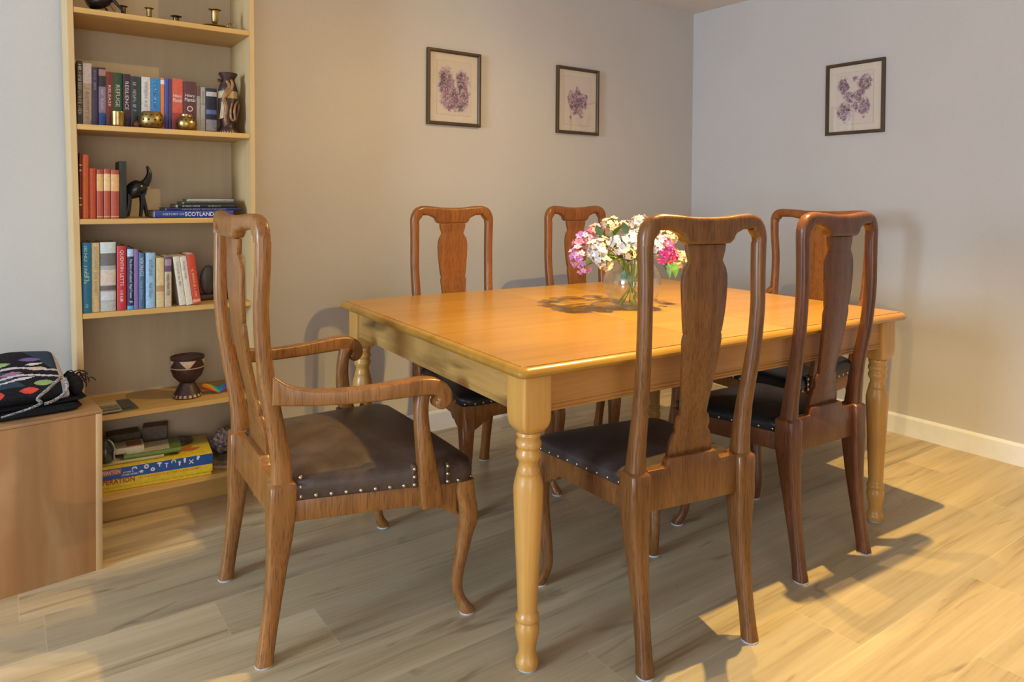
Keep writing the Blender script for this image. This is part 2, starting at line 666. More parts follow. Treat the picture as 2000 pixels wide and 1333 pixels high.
def slab(x0, x1, z0, z1, d, nose_l, nose_r):
    """table board: rounded nosing along the outer edges, running over the whole depth"""
    h = TD / 2
    prof = [(-h + 0.018, z1), (-h + 0.017, z1 - 0.0025), (-h + 0.010, z1 - 0.0030), (-h + 0.004, z1 - 0.006), (-h + 0.0005, z1 - 0.012), (-h, z1 - 0.017),
            (-h + 0.002, z1 - 0.023), (-h + 0.007, z1 - 0.027), (-h + 0.014, z0)]
    prof = prof[::-1] + [(-y, z) for y, z in prof]
    rings = []
    xs = []
    ins = [0.018, 0.017, 0.010, 0.004, 0.0005, 0.0, 0.002, 0.007, 0.014]
    return prof, ins


def tabletop_piece(name, x0, x1, left_end, right_end, parent):
    """board whose outer end carries the same nosing as the long sides"""
    h = TD / 2
    lev = [(0.018, TT), (0.0176, TT - 0.0036), (0.0164, TT - 0.0036), (0.0160, TT - 0.0012), (0.012, TT - 0.0016), (0.006, TT - 0.0052), (0.0015, TT - 0.0105), (0.0, TT - 0.016),
           (0.0015, TT - 0.0215), (0.006, TT - 0.0265), (0.013, TT - 0.029)]
    rings = []
    for ins, z in lev:
        r = 0.022
        l = x0 + (ins if left_end else 0)
        rr = x1 - (ins if right_end else 0)
        f, b = -h + ins, h - ins
        pts = []

        def corner(cx, cy, a0, rad, on):
            if on:
                for k in range(5):
                    a = a0 + k * PI / 8
                    pts.append((cx + rad * math.cos(a), cy + rad * math.sin(a), z))
            else:
                q = {2: (-1, -1), 3: (1, -1), 0: (1, 1), 1: (-1, 1)}[round(a0 / (PI / 2)) % 4]
                for k in range(5):
                    pts.append((cx + q[0] * rad, cy + q[1] * rad, z))
        rad = max(r - ins * 0.5, 0.006)
        corner(l + rad, f + rad, PI, rad, left_end)
        corner(rr - rad, f + rad, 1.5 * PI, rad, right_end)
        corner(rr - rad, b - rad, 0, rad, right_end)
        corner(l + rad, b - rad, 0.5 * PI, rad, left_end)
        rings.append(pts)
    bm = rings_bm(rings)
    bmesh.ops.remove_doubles(bm, verts=bm.verts, dist=1e-6)
    return mesh_obj(name, bm, top_m, parent, smooth=28)


LX0, LX1 = -0.165, 0.185
tabletop_piece('tabletop', -TW / 2, LX0 - 0.0006, True, False, table)
tabletop_piece('table_leaf', LX0 + 0.0006, LX1 - 0.0006, False, False, table).data.materials[0] = wood('honey_pine_leaf_board', (0.36, 0.172, 0.022), (0.50, 0.270, 0.042), 'X', 0.5, 0.30, coat=0.2)
tabletop_piece('tabletop', LX1 + 0.0006, TW / 2, False, True, table)

INS = 0.071          # leg axis inset from the edge
AZ0, AZ1 = 0.640, TT - 0.029
lx, ly = TW / 2 - INS, TD / 2 - INS
aprof = [(0.0, AZ1), (-0.011, AZ1), (-0.011, AZ0 + 0.024), (-0.0125, AZ0 + 0.022), (-0.0125, AZ0 + 0.018), (-0.010, AZ0 + 0.0165), (-0.0135, AZ0 + 0.013),
         (-0.0135, AZ0 + 0.009), (-0.010, AZ0 + 0.0075), (-0.0125, AZ0 + 0.004), (-0.012, AZ0), (0.0, AZ0)]
for sgn in (-1, 1):
    bm = rings_bm([[(x, sgn * (ly + 0.018 - 0.0 + (-p[0])), p[1]) for p in aprof] for x in (-lx + 0.0405, lx - 0.0405)])
    mesh_obj('apron', bm, apron_m, table, smooth=20)
for sgn in (-1, 1):
    bm = rings_bm([[(sgn * (lx + 0.018 + (-p[0])), y, p[1]) for p in aprof] for y in (-ly + 0.0405, ly - 0.0405)])
    mesh_obj('apron', bm, apron_s, table, smooth=20)

turned = [(0.020, 0.004), (0.0275, 0.006), (0.029, 0.014), (0.0285, 0.024), (0.025, 0.030), (0.0225, 0.040), (0.0222, 0.052), (0.0245, 0.068), (0.0285, 0.084), (0.0302, 0.098),
          (0.0295, 0.108), (0.0262, 0.115), (0.0252, 0.119), (0.0285, 0.122), (0.0295, 0.127), (0.0295, 0.133), (0.027, 0.138), (0.0245, 0.142), (0.0248, 0.150), (0.0262, 0.19),
          (0.0285, 0.24), (0.0325, 0.32), (0.0360, 0.40), (0.0374, 0.440), (0.0370, 0.455), (0.0345, 0.470), (0.0312, 0.480), (0.0312, 0.486), (0.0285, 0.489), (0.0290, 0.494),
          (0.0255, 0.503), (0.0240, 0.512), (0.0262, 0.520), (0.0305, 0.526), (0.0318, 0.533), (0.0305, 0.540), (0.0270, 0.546), (0.0270, 0.549), (0.0310, 0.553), (0.0322, 0.560),
          (0.0308, 0.567), (0.0275, 0.572), (0.0285, 0.577), (0.0315, 0.583), (0.030, 0.590)]
for sx_ in (-1, 1):
    for sy_ in (-1, 1):
        cx, cy = sx_ * lx, sy_ * ly
        rings = [[(cx + r * math.cos(2 * PI * i / 32), cy + r * math.sin(2 * PI * i / 32), z) for i in range(32)] for r, z in turned]

        def sq(a, z, c=0.004, n=32):
            # square section sampled with 32 points, slightly eased corners
            return ring_xy(cx, cy, z, a, a, 14, 32)
        for a, z in ((0.0275, 0.5905), (0.033, 0.597), (0.0375, 0.607), (0.0402, 0.620), (0.041, 0.634), (0.041, 0.66), (0.041, AZ1)):
            rings.append(ring_xy(cx, cy, z, a, a, 2 + (a - 0.0275) / 0.0135 * 14, 32))
        lg = mesh_obj('leg', rings_bm(rings), leg_m, table, smooth=38)
        bm = lathe_bm([(0.0, 0.0), (0.024, 0.0), (0.025, 0.002), (0.024, 0.0045), (0.0, 0.0045)], 20, (cx, cy, 0))
        mesh_obj('felt_pad', bm, felt_m, lg)

# ------------------------------------------------------------------ chairs
brass_m = plain('antique_brass_nail', (0.55, 0.45, 0.34), 0.28, 1.0, var=0.1)
ZK = [0, .22, .40, .50, .62, .75, .88, .98, 1.08]


def nail_mesh(r):
    bm = lathe_bm([(0.0, 0.0)] + [(r * math.cos(a), r * 0.75 * math.sin(a)) for a in (0.0, 0.4, 0.8, 1.2)] + [(0.0, r * 0.75)], 10)
    bmesh.ops.recalc_face_normals(bm, faces=bm.faces)
    me = bpy.data.meshes.new('nailhead')
    bm.to_mesh(me)
    bm.free()
    me.shade_smooth()
    me.materials.append(brass_m)
    return me


NAIL_S, NAIL_L = nail_mesh(0.0042), nail_mesh(0.0060)


def place_nail(me, p, nrm, parent):
    o = bpy.data.objects.new('nailhead', me)
    COL.objects.link(o)
    o.parent = parent
    q = Vector(nrm).normalized()
    o.rotation_euler = q.to_track_quat('Z', 'Y').to_euler()
    o.location = Vector(p)
    return o


def chair(root, P):
    """P: dictionary of proportions; local +y is the front, origin on the floor below the back posts"""
    W_, Y_ = P['w'], P['y']
    wm, lm = P['wood'], P['leather']
    hx, hy_ = P['front']                      # front foot
    hz, hump = P['hump']
    tilt = P.get('tilt', 0.024)
    zs = P['rail_z']                          # leather lower edge at the back
    rail_h = P['rail_h']
    fy0 = hy_ - 0.018                         # front leg top centre
    fx0 = hx - 0.006

    def zt(z, y):                             # seat parts drop a little towards the front
        return z - tilt * max(0.0, y) / hy_

    fw = lambda z: smooth_interp(z, ZK, W_ + [W_[-1] + 0.002])
    fyy = lambda z: smooth_interp(z, ZK, Y_ + [Y_[-1] + 0.001])
    zb0, zb1 = zs - rail_h, zs + 0.045        # square block where the seat frame meets the post
    ztop = P.get('joint', 1.052)
    # --- back posts with rear legs
    for s in (-1, 1):
        prof = [(0.0045, .0215, .0215, 2.6), (.03, .0195, .0205, 2.6), (.08, .0178, .0205, 2.6), (.16, .0185, .022, 2.8), (.24, .0215, .0255, 3.2), (zb0 - 0.045, .0265, .0300, 4.5),
                (zb0, .0285, .0320, 7), (zs, .0285, .0325, 8), (zb1 - 0.004, .0285, .0325, 8), (zb1, .0268, .0305, 6), (zb1 + 0.004, .0222, .0262, 3), (zb1 + 0.05, .0205, .0242, 2.5),
                (.62, .0190, .0215, 2.4), (.70, .0180, .0200, 2.3), (.80, .0175, .0190, 2.3), (.90, .0175, .0185, 2.3), (.98, .0178, .0185, 2.4), (ztop, .0182, .0186, 2.6)]
        rings = []
        for z, a, b, n in prof:
            rings.append(ring_xy(s * fw(z), fyy(z), z, a, b, n, 24))
        # densify for the curve
        dense = []
        for (p0, r0), (p1, r1) in zip(zip(prof, rings), zip(prof[1:], rings[1:])):
            k = max(1, int((p1[0] - p0[0]) / 0.03))
            for i in range(k):
                t = i / k
                z = p0[0] + (p1[0] - p0[0]) * t
                a, b, n = [p0[j] + (p1[j] - p0[j]) * t for j in (1, 2, 3)]
                dense.append(ring_xy(s * fw(z), fyy(z), z, a, b, n, 24))
        dense.append(rings[-1])
        post = mesh_obj('back_post', rings_bm(dense), wm, root, smooth=40)
        bm = lathe_bm([(0.0, 0.0), (.0220, 0.0), (.0228, .002), (.0220, .0048), (0.0, .0048)], 18, (s * fw(0), fyy(0), 0))
        mesh_obj('felt_pad', bm, felt_m, post)
    # --- crest rail
    xo, xi = fw(ztop) + 0.0182, fw(ztop) - 0.0182
    sh = P['shoulder']                        # half width of the shoulder over the splat
    k = hump / 0.128
    dip = P.get('dip', 0.009)
    am = (xi + sh) / 2
    archz = hz - 0.040
    st = []                                   # stations: outer point, inner point
    oc = catmull([(-xo, ztop, 0), (-xo + .0008, hz - .052, 0), (-xo + .009, hz - .029, 0), (-xo + .026, hz - .0095, 0), (-xo + .050, hz - .001, 0)], 5)
    ic = catmull([(-xi, ztop, 0), (-xi + .0012, ztop + .013, 0), (-xi + .007, archz - .015, 0), (-xi + .015, archz - .004, 0), (-xo + .050, archz - .0005, 0)], 5)
    st += list(zip([(q_.x, q_.y) for q_ in oc], [(q_.x, q_.y) for q_ in ic]))
    tx = [-xo + .050, -xo + .066, -hump * .75, -hump * .45, 0.0]
    tz = [hz - .001, hz, hz - dip * .30, hz - dip * .80, hz - dip]
    bx = [-xo + .050, -(am - .004), -(sh + .016), -(sh + .007), -(sh + .0015), -(sh - .007), -(sh - .016), 0.0]
    bz = [archz - .0005, archz - .001, archz - .011, ztop + .018, ztop + .007, ztop + .001, ztop, ztop]
    xs_l = [-xo + .050 + (xo - .050 - sh - .020) * k_ / 8 for k_ in range(1, 9)] + [-sh - .020 + .036 * k_ / 12 for k_ in range(1, 13)] + [-(sh - .016) * (1 - k_ / 8) for k_ in range(1, 9)]
    for x in xs_l:
        st.append(((x, smooth_interp(x, tx, tz)), (x, interp(x, bx, bz))))
    st = st + [((-o_[0], o_[1]), (-i_[0], i_[1])) for o_, i_ in st[:-1][::-1]]
    rings = []
    for o_, i_ in st:
        O_, I_ = Vector((o_[0], 0, o_[1])), Vector((i_[0], 0, i_[1]))
        c_, d_ = (O_ + I_) / 2, (O_ - I_)
        h_ = d_.length / 2
        d_.normalize()
        n_ = 2.6 + 2.2 * max(0, min(1, (h_ - .0195) / .012))
        r_ = []
        for k_ in range(24):
            a = 2 * PI * k_ / 24 + PI / 24
            ca, sa = math.cos(a), math.sin(a)
            r_.append(c_ + d_ * h_ * math.copysign(abs(ca) ** (2 / n_), ca) + Vector((0, 1, 0)) * .0186 * math.copysign(abs(sa) ** (2 / n_), sa))
        rings.append(r_)
    bm = rings_bm(rings)
    bow = P.get('bow', 0.010)
    for v in bm.verts:
        v.co.y += fyy(v.co.z) - bow * (1 - min(1, abs(v.co.x) / xo) ** 2)
    mesh_obj('crest_rail', bm, wm, root, smooth=50)
    # --- splat
    q = P.get('splat', 1.0)
    so = [(.0625, ztop - .001), (.0605, 1.034), (.0545, 1.016), (.0525, 1.010), (.0560, 1.004), (.0650, .990), (.0700, .972), (.0712, .950), (.0690, .910), (.0650, .870), (.0610, .840),
          (.0590, .829), (.0570, .826), (.0600, .818), (.0612, .806), (.0580, .775), (.0535, .730), (.0480, .680), (.0435, .640), (.0415, .618), (.0420, .613), (.0480, .608), (.0530, .596),
          (.0545, .584), (.0515, .574), (.0520, .570), (.0580, .563), (.0650, .548), (.0700, .530), (.0720, zs + 0.068)]
    so = [(x * q, z) for x, z in so]
    bm = outline_bm(so + [(-x, z) for x, z in so[::-1]], 0.013, 0.0025, 2, 'XZ', ('Z', [0.52 + 0.04 * i for i in range(14)]))
    for v in bm.verts:
        v.co.y += fyy(v.co.z) + 0.004 - bow * max(0, (v.co.z - .5) / .55) ** 2 + 0.006 * (v.co.x / 0.07) ** 2 * max(0, (v.co.z - .6))
    mesh_obj('splat', bm, wm, root, smooth=30)
    # --- rear seat rail with the shoe that carries the splat
    xr = fw(zs) - 0.0275
    ra = zs + 0.048
    rp = [(-xr, zb0), (xr, zb0), (xr, ra), (.088 * q, ra), (.084 * q, ra + .004), (.080 * q, ra + .016), (.074 * q, ra + .022), (-.074 * q, ra + .022), (-.080 * q, ra + .016), (-.084 * q, ra + .004), (-.088 * q, ra), (-xr, ra)]
    bm = outline_bm(rp, 0.026, 0.003, 2, 'XZ')
    mesh_obj('rear_seat_rail', bm, wm, root, smooth=30).location = (0, -0.004, 0)
    # --- front cabriole legs
    ztl = zt(zs, fy0)
    for s in (-1, 1):
        dx, dy = s * 0.45, 0.89
        prof = [(ztl + 0.001, 0.0, .0270, .0270, 6), (ztl - .03, 0.001, .0280, .0280, 5), (ztl - .055, 0.006, .0286, .0286, 3.4), (ztl - .085, 0.013, .0285, .0288, 2.6), (ztl - .12, 0.016, .0265, .0268, 2.3),
                (.23, 0.010, .0235, .0235, 2.1), (.17, -0.001, .0200, .0200, 2), (.12, -0.010, .0172, .0172, 2), (.075, -0.013, .0154, .0154, 2), (.045, -0.006, .0154, .0157, 2), (.025, 0.006, .0178, .0183, 2),
                (.012, 0.014, .0203, .0210, 2), (.0045, 0.017, .0195, .0202, 2)]
        prof = prof[::-1]
        zz = [p[0] for p in prof]
        rings = []
        for j in range(46):
            z = zz[0] + (zz[-1] - zz[0]) * j / 45
            d, a, b, n = [smooth_interp(z, zz, [p[i] for p in prof]) for i in (1, 2, 3, 4)]
            rings.append(ring_xy(s * fx0 + dx * d, fy0 + dy * d, z, a, b, max(2, n), 20))
        lg = mesh_obj('front_leg', rings_bm(rings), wm, root, smooth=40)
        bm = lathe_bm([(0.0, 0.0), (.0205, 0.0), (.0213, .002), (.0205, .0048), (0.0, .0048)], 18, (s * fx0 + dx * .016, fy0 + dy * .016, 0))
        mesh_obj('felt_pad', bm, felt_m, lg)
    # --- side rails with a scalloped bracket by the front leg
    for s in (-1, 1):
        A = Vector((s * (fw(zs) + .004), 0.030, 0))
        B = Vector((s * (fx0 + .005), fy0 - .024, 0))
        L = (B - A).length
        o_ = [(0, -rail_h), (L - .072, -rail_h), (L - .066, -rail_h - .006), (L - .060, -rail_h - .014), (L - .052, -rail_h - .017), (L - .040, -rail_h - .016), (L - .034, -rail_h - .022), (L - .022, -rail_h - .030), (L - .008, -rail_h - .036),
              (L, -rail_h - .040), (L, 0.0), (0, 0.0)]
        bm = outline_bm(o_, 0.022, 0.0022, 2, 'XZ', ('X', [L * i / 6 for i in range(1, 6)]))
        dirv = (B - A).normalized()
        nv = Vector((-dirv.y, dirv.x, 0))
        for v in bm.verts:
            p = A + dirv * v.co.x + nv * v.co.y
            v.co = Vector((p.x, p.y, zt(zs + v.co.z, p.y)))
        mesh_obj('side_rail', bm, wm, root, smooth=30)
    # --- front rail
    fr = fx0 - 0.0245
    half = [(fr, -rail_h - .040), (fr - .008, -rail_h - .036), (fr - .022, -rail_h - .030), (fr - .034, -rail_h - .022), (fr - .040, -rail_h - .016), (fr - .052, -rail_h - .017), (fr - .060, -rail_h - .014), (fr - .072, -rail_h)]
    o_ = [(-fr, 0)] + [(-x, z) for x, z in half] + half[::-1] + [(fr, 0)]
    bm = outline_bm(o_, 0.022, 0.0022, 2, 'XZ')
    for v in bm.verts:
        v.co = Vector((v.co.x, fy0 + .004 + v.co.y, zt(zs, fy0) + v.co.z))
    mesh_obj('front_rail', bm, wm, root, smooth=30)
    # --- upholstered seat
    lz = P.get('leather_low', zs)             # lower edge of the leather at the back
    rw, ww = fw(zs) + 0.012, hx + 0.020       # half widths at back and front
    yb_, yf_ = 0.012, hy_ + 0.010
    xrear = fw(zs) - 0.030
    outl = [(-xrear, yb_), (-xrear, 0.034), (-rw - .002, 0.036)]
    for i in range(1, 9):
        t = i / 9
        outl.append((-(rw + (ww - rw) * t), 0.036 + (yf_ - 0.050 - 0.036) * t))
    for i in range(7):
        a = PI + (-PI / 2) * i / 6
        outl.append((-(ww - .045) + .045 * math.cos(a), yf_ - .045 + .045 * math.sin(a)))
    for i in range(1, 9):
        t = i / 9
        outl.append((-(ww - .045) + 2 * (ww - .045) * t, yf_ + 0.006 * math.sin(PI * t)))
    right = [(-x, y) for x, y in outl[:18][::-1]]
    outl = outl + right
    cx_, cy_ = 0.0, (yb_ + yf_) / 2 - 0.01
    th = P.get('cushion', 0.040)
    levels = [(lz + .001, -.012), (lz + .001, 0.0022), (lz + .006, 0.0040), (zs + th * .45, 0.0062), (zs + th * .75, 0.0028), (zs + th * .93, -0.006)]
    rings = []
    for z, off in levels:
        r = []
        for x, y in outl:
            d = Vector((x - cx_, y - cy_, 0))
            d.normalize()
            px_, py_ = x + d.x * off, y + d.y * off
            r.append((px_, py_, zt(z, py_)))
        rings.append(r)
    for f_ in (.93, .84, .70, .52, .34, .16):
        z = zs + th + P.get('dome', 0.022) * (1 - f_ ** 2.2)
        r = []
        for x, y in outl:
            px_, py_ = cx_ + (x - cx_) * f_ * .985, cy_ + (y - cy_) * f_ * .985
            r.append((px_, py_, zt(z, py_)))
        rings.append(r)
    seat = mesh_obj('seat', rings_bm(rings), lm, root, smooth=70)
    # nailheads along the lower leather edge (sides and front)
    me, step = P.get('nail', NAIL_S), P.get('nail_step', 0.042)
    side = []
    n_s = int((yf_ - 0.09) / step)
    skip = P.get('skip', None)
    for s in (-1, 1):
        for i in range(n_s + 1):
            t = i / n_s
            y = 0.046 + (yf_ - 0.056 - 0.046) * t
            if skip and skip[0] < y < skip[1]:
                continue
            x = rw + (ww - rw) * (y - 0.036) / (yf_ - .086) + 0.0040
            place_nail(me, (s * x, y, zt(lz + .009, y)), (s, -.12 * 0, 0.05), seat)
        a = PI / 4
        place_nail(me, (s * (ww - .045 + .049 * math.cos(a)), yf_ - .045 + .049 * math.sin(a), zt(lz + .009, yf_)), (s, 1, 0.05), seat)
    n_f = int(2 * (ww - .05) / step)
    for i in range(n_f + 1):
        t = i / n_f
        place_nail(me, (-(ww - .045) + 2 * (ww - .045) * t, yf_ + 0.006 * math.sin(PI * t) + .0042, zt(lz + .009, yf_)), (0, 1, 0.05), seat)
    if not P.get('arms'):
        return
    # --- arms (carver chairs)
    yt = P['arm_tip']
    k = yt / 0.44
    top = [(.004, .728), (.018, .716), (.045, .697), (.085, .684), (.14, .678), (.22, .678), (.30, .683), (.355, .687), (.395, .682), (.422, .667), (.437, .645), (.438, .620), (.426, .603), (.409, .598), (.396, .606), (.393, .620), (.400, .628),
           (.392, .637), (.372, .641), (.33, .641), (.26, .640), (.18, .640), (.10, .643), (.04, .648), (.004, .652)]
    top = [(a * k, b) for a, b in top]
    pts = [(p.x, p.y) for p in catmull([(a, b, 0) for a, b in top], 3)]
    for s in (-1, 1):
        bm = outline_bm(pts, 0.044, 0.007, 3, 'YZ', ('Y', [0.05 * i for i in range(1, 9)]))
        for v in bm.verts:
            y = v.co.y
            t = max(0, min(1, y / yt))
            ctr = (fw(.69) + .004) + (ww + 0.004 - fw(.69)) * (1.6 * t - .6 * t * t)
            wid = 0.72 + 0.34 * t
            v.co.x = s * (ctr + v.co.x * wid)
            v.co.y = y + fyy(.69) * (1 - t)
        mesh_obj('arm', bm, wm, root, smooth=40)
        # support
        ctrl = [(.3, .392, -.001, .0165, .034, 7), (.34, .385, -.001, .0168, .034, 7), (.40, .375, .002, .0185, .031, 5), (.47, .363, .010, .0205, .025, 3.5), (.54, .352, .012, .0188, .0215, 2.6), (.60, .350, .006, .0178, .0195, 2.4), (.648, .358, .002, .0178, .0195, 2.4)]
        zz = [c[0] for c in ctrl]
        rings = []
        for j in range(24):
            z = zs - rail_h + 0.004 + (0.648 - zs + rail_h - 0.004) * j / 23
            y, xx, a, b, n = [smooth_interp(z, zz, [c[i] for c in ctrl]) for i in range(1, 6)]
            y *= hy_ / .502
            xs_ = rw + (ww - rw) * (y - 0.036) / (yf_ - .086)
            rings.append(ring_xy(s * (xs_ + xx), y, z - .022 * (1 if z < .4 else max(0, (0.648 - z) / .248)), a, b, n, 20))
        mesh_obj('arm_support', rings_bm(rings), wm, root, smooth=40)
        # leather edging either side of the support
        for (ya, sgn) in ((skip[0] + .002, -1), (skip[1] - .002, 1)):
            xs_ = rw + (ww - rw) * (ya - 0.036) / (yf_ - .086)
            z0 = zt(lz + .001, ya)
            strip = box('leather_edging', s * xs_ - .0105, s * xs_ + .0105, ya - .006, ya + .006, z0, z0 + .062, lm, seat, 0.003)
            for i in range(3):
                place_nail(me, (s * (xs_ + .0105), ya, z0 + .010 + .021 * i), (s, 0, 0), seat)
        # nails next to the back post
        xs_ = rw + .004
        for i in range(2):
            place_nail(me, (s * xs_, .046, zt(lz + .033 + .024 * i, .046)), (s, 0, 0), seat)


oak_a = wood('oak_chair_golden', (0.100, 0.034, 0.0075), (0.225, 0.088, 0.022), 'Z', 0.9, 0.33, coat=0.15)
oak_f = wood('oak_chair_honey', (0.175, 0.063, 0.013), (0.355, 0.150, 0.039), 'Z', 0.9, 0.34, coat=0.15)
oak_b = wood('oak_chair_reddish', (0.082, 0.025, 0.009), (0.172, 0.060, 0.021), 'Z', 0.9, 0.32, coat=0.15)
oak_c = wood('oak_chair_amber', (0.155, 0.047, 0.008), (0.295, 0.106, 0.020), 'Z', 0.9, 0.34, coat=0.12)
hide_brown = leather('brown_leather', (0.042, 0.025, 0.019), (0.110, 0.070, 0.052), 0.44)
hide_dark = leather('dark_brown_leather', (0.030, 0.020, 0.018), (0.072, 0.050, 0.045), 0.40)
hide_black = leather('black_leather', (0.008, 0.008, 0.009), (0.018, 0.018, 0.019), 0.36)

side = dict(w=[.168, .166, .171, .170, .169, .176, .180, .180], y=[-.048, -.014, 0, 0, -.014, -.035, -.046, -.046], front=(.208, .430), hump=(1.128, .128), rail_z=.440, rail_h=.056,
            shoulder=.073, cushion=.036, dome=.022)
carv = dict(w=[.234, .232, .234, .237, .243, .250, .254, .261], y=[-.039, -.010, .002, 0, -.019, -.042, -.052, -.050], front=(.301, .502), hump=(1.120, .200), rail_z=.402, rail_h=.054,
            shoulder=.088, cushion=.060, dome=.030, splat=1.22, dip=.008, arms=True, arm_tip=.425, skip=(.330, .425), nail=NAIL_L, nail_step=.036, bow=.022)
GRP = 'dining chairs round the table'
CH = [
    ('dining_chair', 'armless golden-brown chair with dark brown leather seat, nearest the camera', 'chair', (1.434, 1.212, 0), -.172, dict(side, wood=oak_a, leather=hide_dark)),
    ('dining_chair', 'reddish armless chair with black seat, front right of the table', 'chair', (2.136, 1.265, 0), -.051, dict(side, wood=oak_b, leather=hide_black, nail_step=.046)),
    ('dining_chair', 'armless chair behind the table, directly below the left picture on the back wall', 'chair', (1.551, 2.568, 0), 3.125, dict(side, wood=oak_c, leather=hide_black, nail_step=.032)),
    ('dining_chair', 'armless oak chair behind the table, partly hidden by the flowers', 'chair', (2.290, 2.620, 0), 3.185, dict(side, wood=oak_c, leather=hide_black, nail_step=.032)),
    ('carver_chair', 'oak armchair with scrolled arms and wide brown leather seat, left of the table', 'chair', (0.562, 1.995, 0), -1.617, dict(carv, wood=oak_f, leather=hide_brown)),
    ('carver_chair', 'oak armchair at the far right end of the table, against the right wall', 'chair', (3.110, 1.910, 0), 1.456, dict(carv, wood=oak_c, leather=hide_black)),
]
for nm, lab, cat, loc, rz, P in CH:
    chair(thing(nm, lab, cat, loc, rz, GRP), P)

# ------------------------------------------------------------------ framed prints
frame_m = wood('dark_bronze_frame', (0.040, 0.020, 0.007), (0.095, 0.050, 0.018), 'Z', 1.0, 0.42)
mat_m = plain('cream_mat_board', (0.74, 0.65, 0.53), 0.8, var=0.02, scale=40)
line_m = plain('grey_mat_line', (0.42, 0.37, 0.31), 0.8, var=0.05)


def thin_glass(name, tint, refl=0.9, rough=0.0):
    m, nt, b = new_mat(name)
    nt.nodes.remove(b)
    out = [n for n in nt.nodes if n.type == 'OUTPUT_MATERIAL'][0]
    tr = nd(nt, 'ShaderNodeBsdfTransparent', ins={0: (*tint, 1)})
    gl = nd(nt, 'ShaderNodeBsdfGlossy', ins={0: (refl, refl, refl, 1), 1: rough})
    lw = nd(nt, 'ShaderNodeLayerWeight', ins={0: 0.5})
    fr = mth(nt, 'MULTIPLY_ADD', mth(nt, 'POWER', lw.outputs['Facing'], 4.0), 0.75, 0.07)
    mx = nd(nt, 'ShaderNodeMixShader')
    lk(nt, fr, mx.inputs[0])
    lk(nt, tr.outputs[0], mx.inputs[1])
    lk(nt, gl.outputs[0], mx.inputs[2])
    lk(nt, mx.outputs[0], out.inputs[0])
    return m


pane_m = thin_glass('picture_glass', (0.98, 0.98, 0.98))


def print_material(name, blobs, seed, paper=(0.72, 0.61, 0.53), cols=((0.085, 0.030, 0.10), (0.22, 0.065, 0.15), (0.42, 0.24, 0.34)), scale=55.0):
    """botanical wash: noisy purple marks gathered in the given ellipses (u, v, ru, rv) in metres from the centre"""
    m, nt, b = new_mat(name)
    tc = nd(nt, 'ShaderNodeTexCoord')
    acc = None
    wz = nd(nt, 'ShaderNodeTexNoise', ins={'Scale': 38.0, 'Detail': 3.0, 'Roughness': 0.7})
    lk(nt, tc.outputs['Object'], wz.inputs['Vector'])
    wv = nd(nt, 'ShaderNodeVectorMath', operation='MULTIPLY_ADD')
    lk(nt, wz.outputs['Color'], wv.inputs[0])
    wv.inputs[1].default_value = (.075, .075, .075)
    w2 = nd(nt, 'ShaderNodeVectorMath', operation='ADD')
    lk(nt, tc.outputs['Object'], wv.inputs[2])
    lk(nt, wv.outputs[0], w2.inputs[0])
    w2.inputs[1].default_value = (-.0375, -.0375, -.0375)
    for (u, v, ru, rv) in blobs:
        mp = nd(nt, 'ShaderNodeMapping')
        mp.inputs['Location'].default_value = (-u / ru, 0, -v / rv)
        mp.inputs['Scale'].default_value = (1 / ru, 0, 1 / rv)
        lk(nt, w2.outputs[0], mp.inputs[0])
        ln = nd(nt, 'ShaderNodeVectorMath', operation='LENGTH')
        lk(nt, mp.outputs[0], ln.inputs[0])
        f = mth(nt, 'SUBTRACT', 1.0, ln.outputs['Value'])
        acc = f if acc is None else mth(nt, 'MAXIMUM', acc, f)
    acc = mth(nt, 'MINIMUM', mth(nt, 'MAXIMUM', mth(nt, 'MULTIPLY', acc, 3.0), 0.0), 1.0)
    n1 = nd(nt, 'ShaderNodeTexNoise', ins={'Scale': scale, 'Detail': 5.0, 'Roughness': 0.6, 'Distortion': 1.5})
    mp = nd(nt, 'ShaderNodeMapping')
    mp.inputs['Location'].default_value = (seed, seed * 2, seed * 3)
    lk(nt, tc.outputs['Object'], mp.inputs[0])
    lk(nt, mp.outputs[0], n1.inputs['Vector'])
    n2 = nd(nt, 'ShaderNodeTexNoise', ins={'Scale': scale * 0.45, 'Detail': 2.0, 'Distortion': 1.0})
    lk(nt, mp.outputs[0], n2.inputs['Vector'])
    ink = ramp(nt, n2.outputs[0], [(0.36, cols[0]), (0.50, cols[1]), (0.64, cols[2])])
    dens = mth(nt, 'MULTIPLY', acc, ramp(nt, n1.outputs[0], [(0.40, (0.0, 0.0, 0.0)), (0.56, (1, 1, 1))]))
    dens = mth(nt, 'ADD', mth(nt, 'MULTIPLY', dens, 0.80), mth(nt, 'MULTIPLY', acc, 0.36))
    lk(nt, mixc(nt, dens, paper, ink), b.inputs['Base Color'])
    b.inputs['Roughness'].default_value = 0.8
    return m


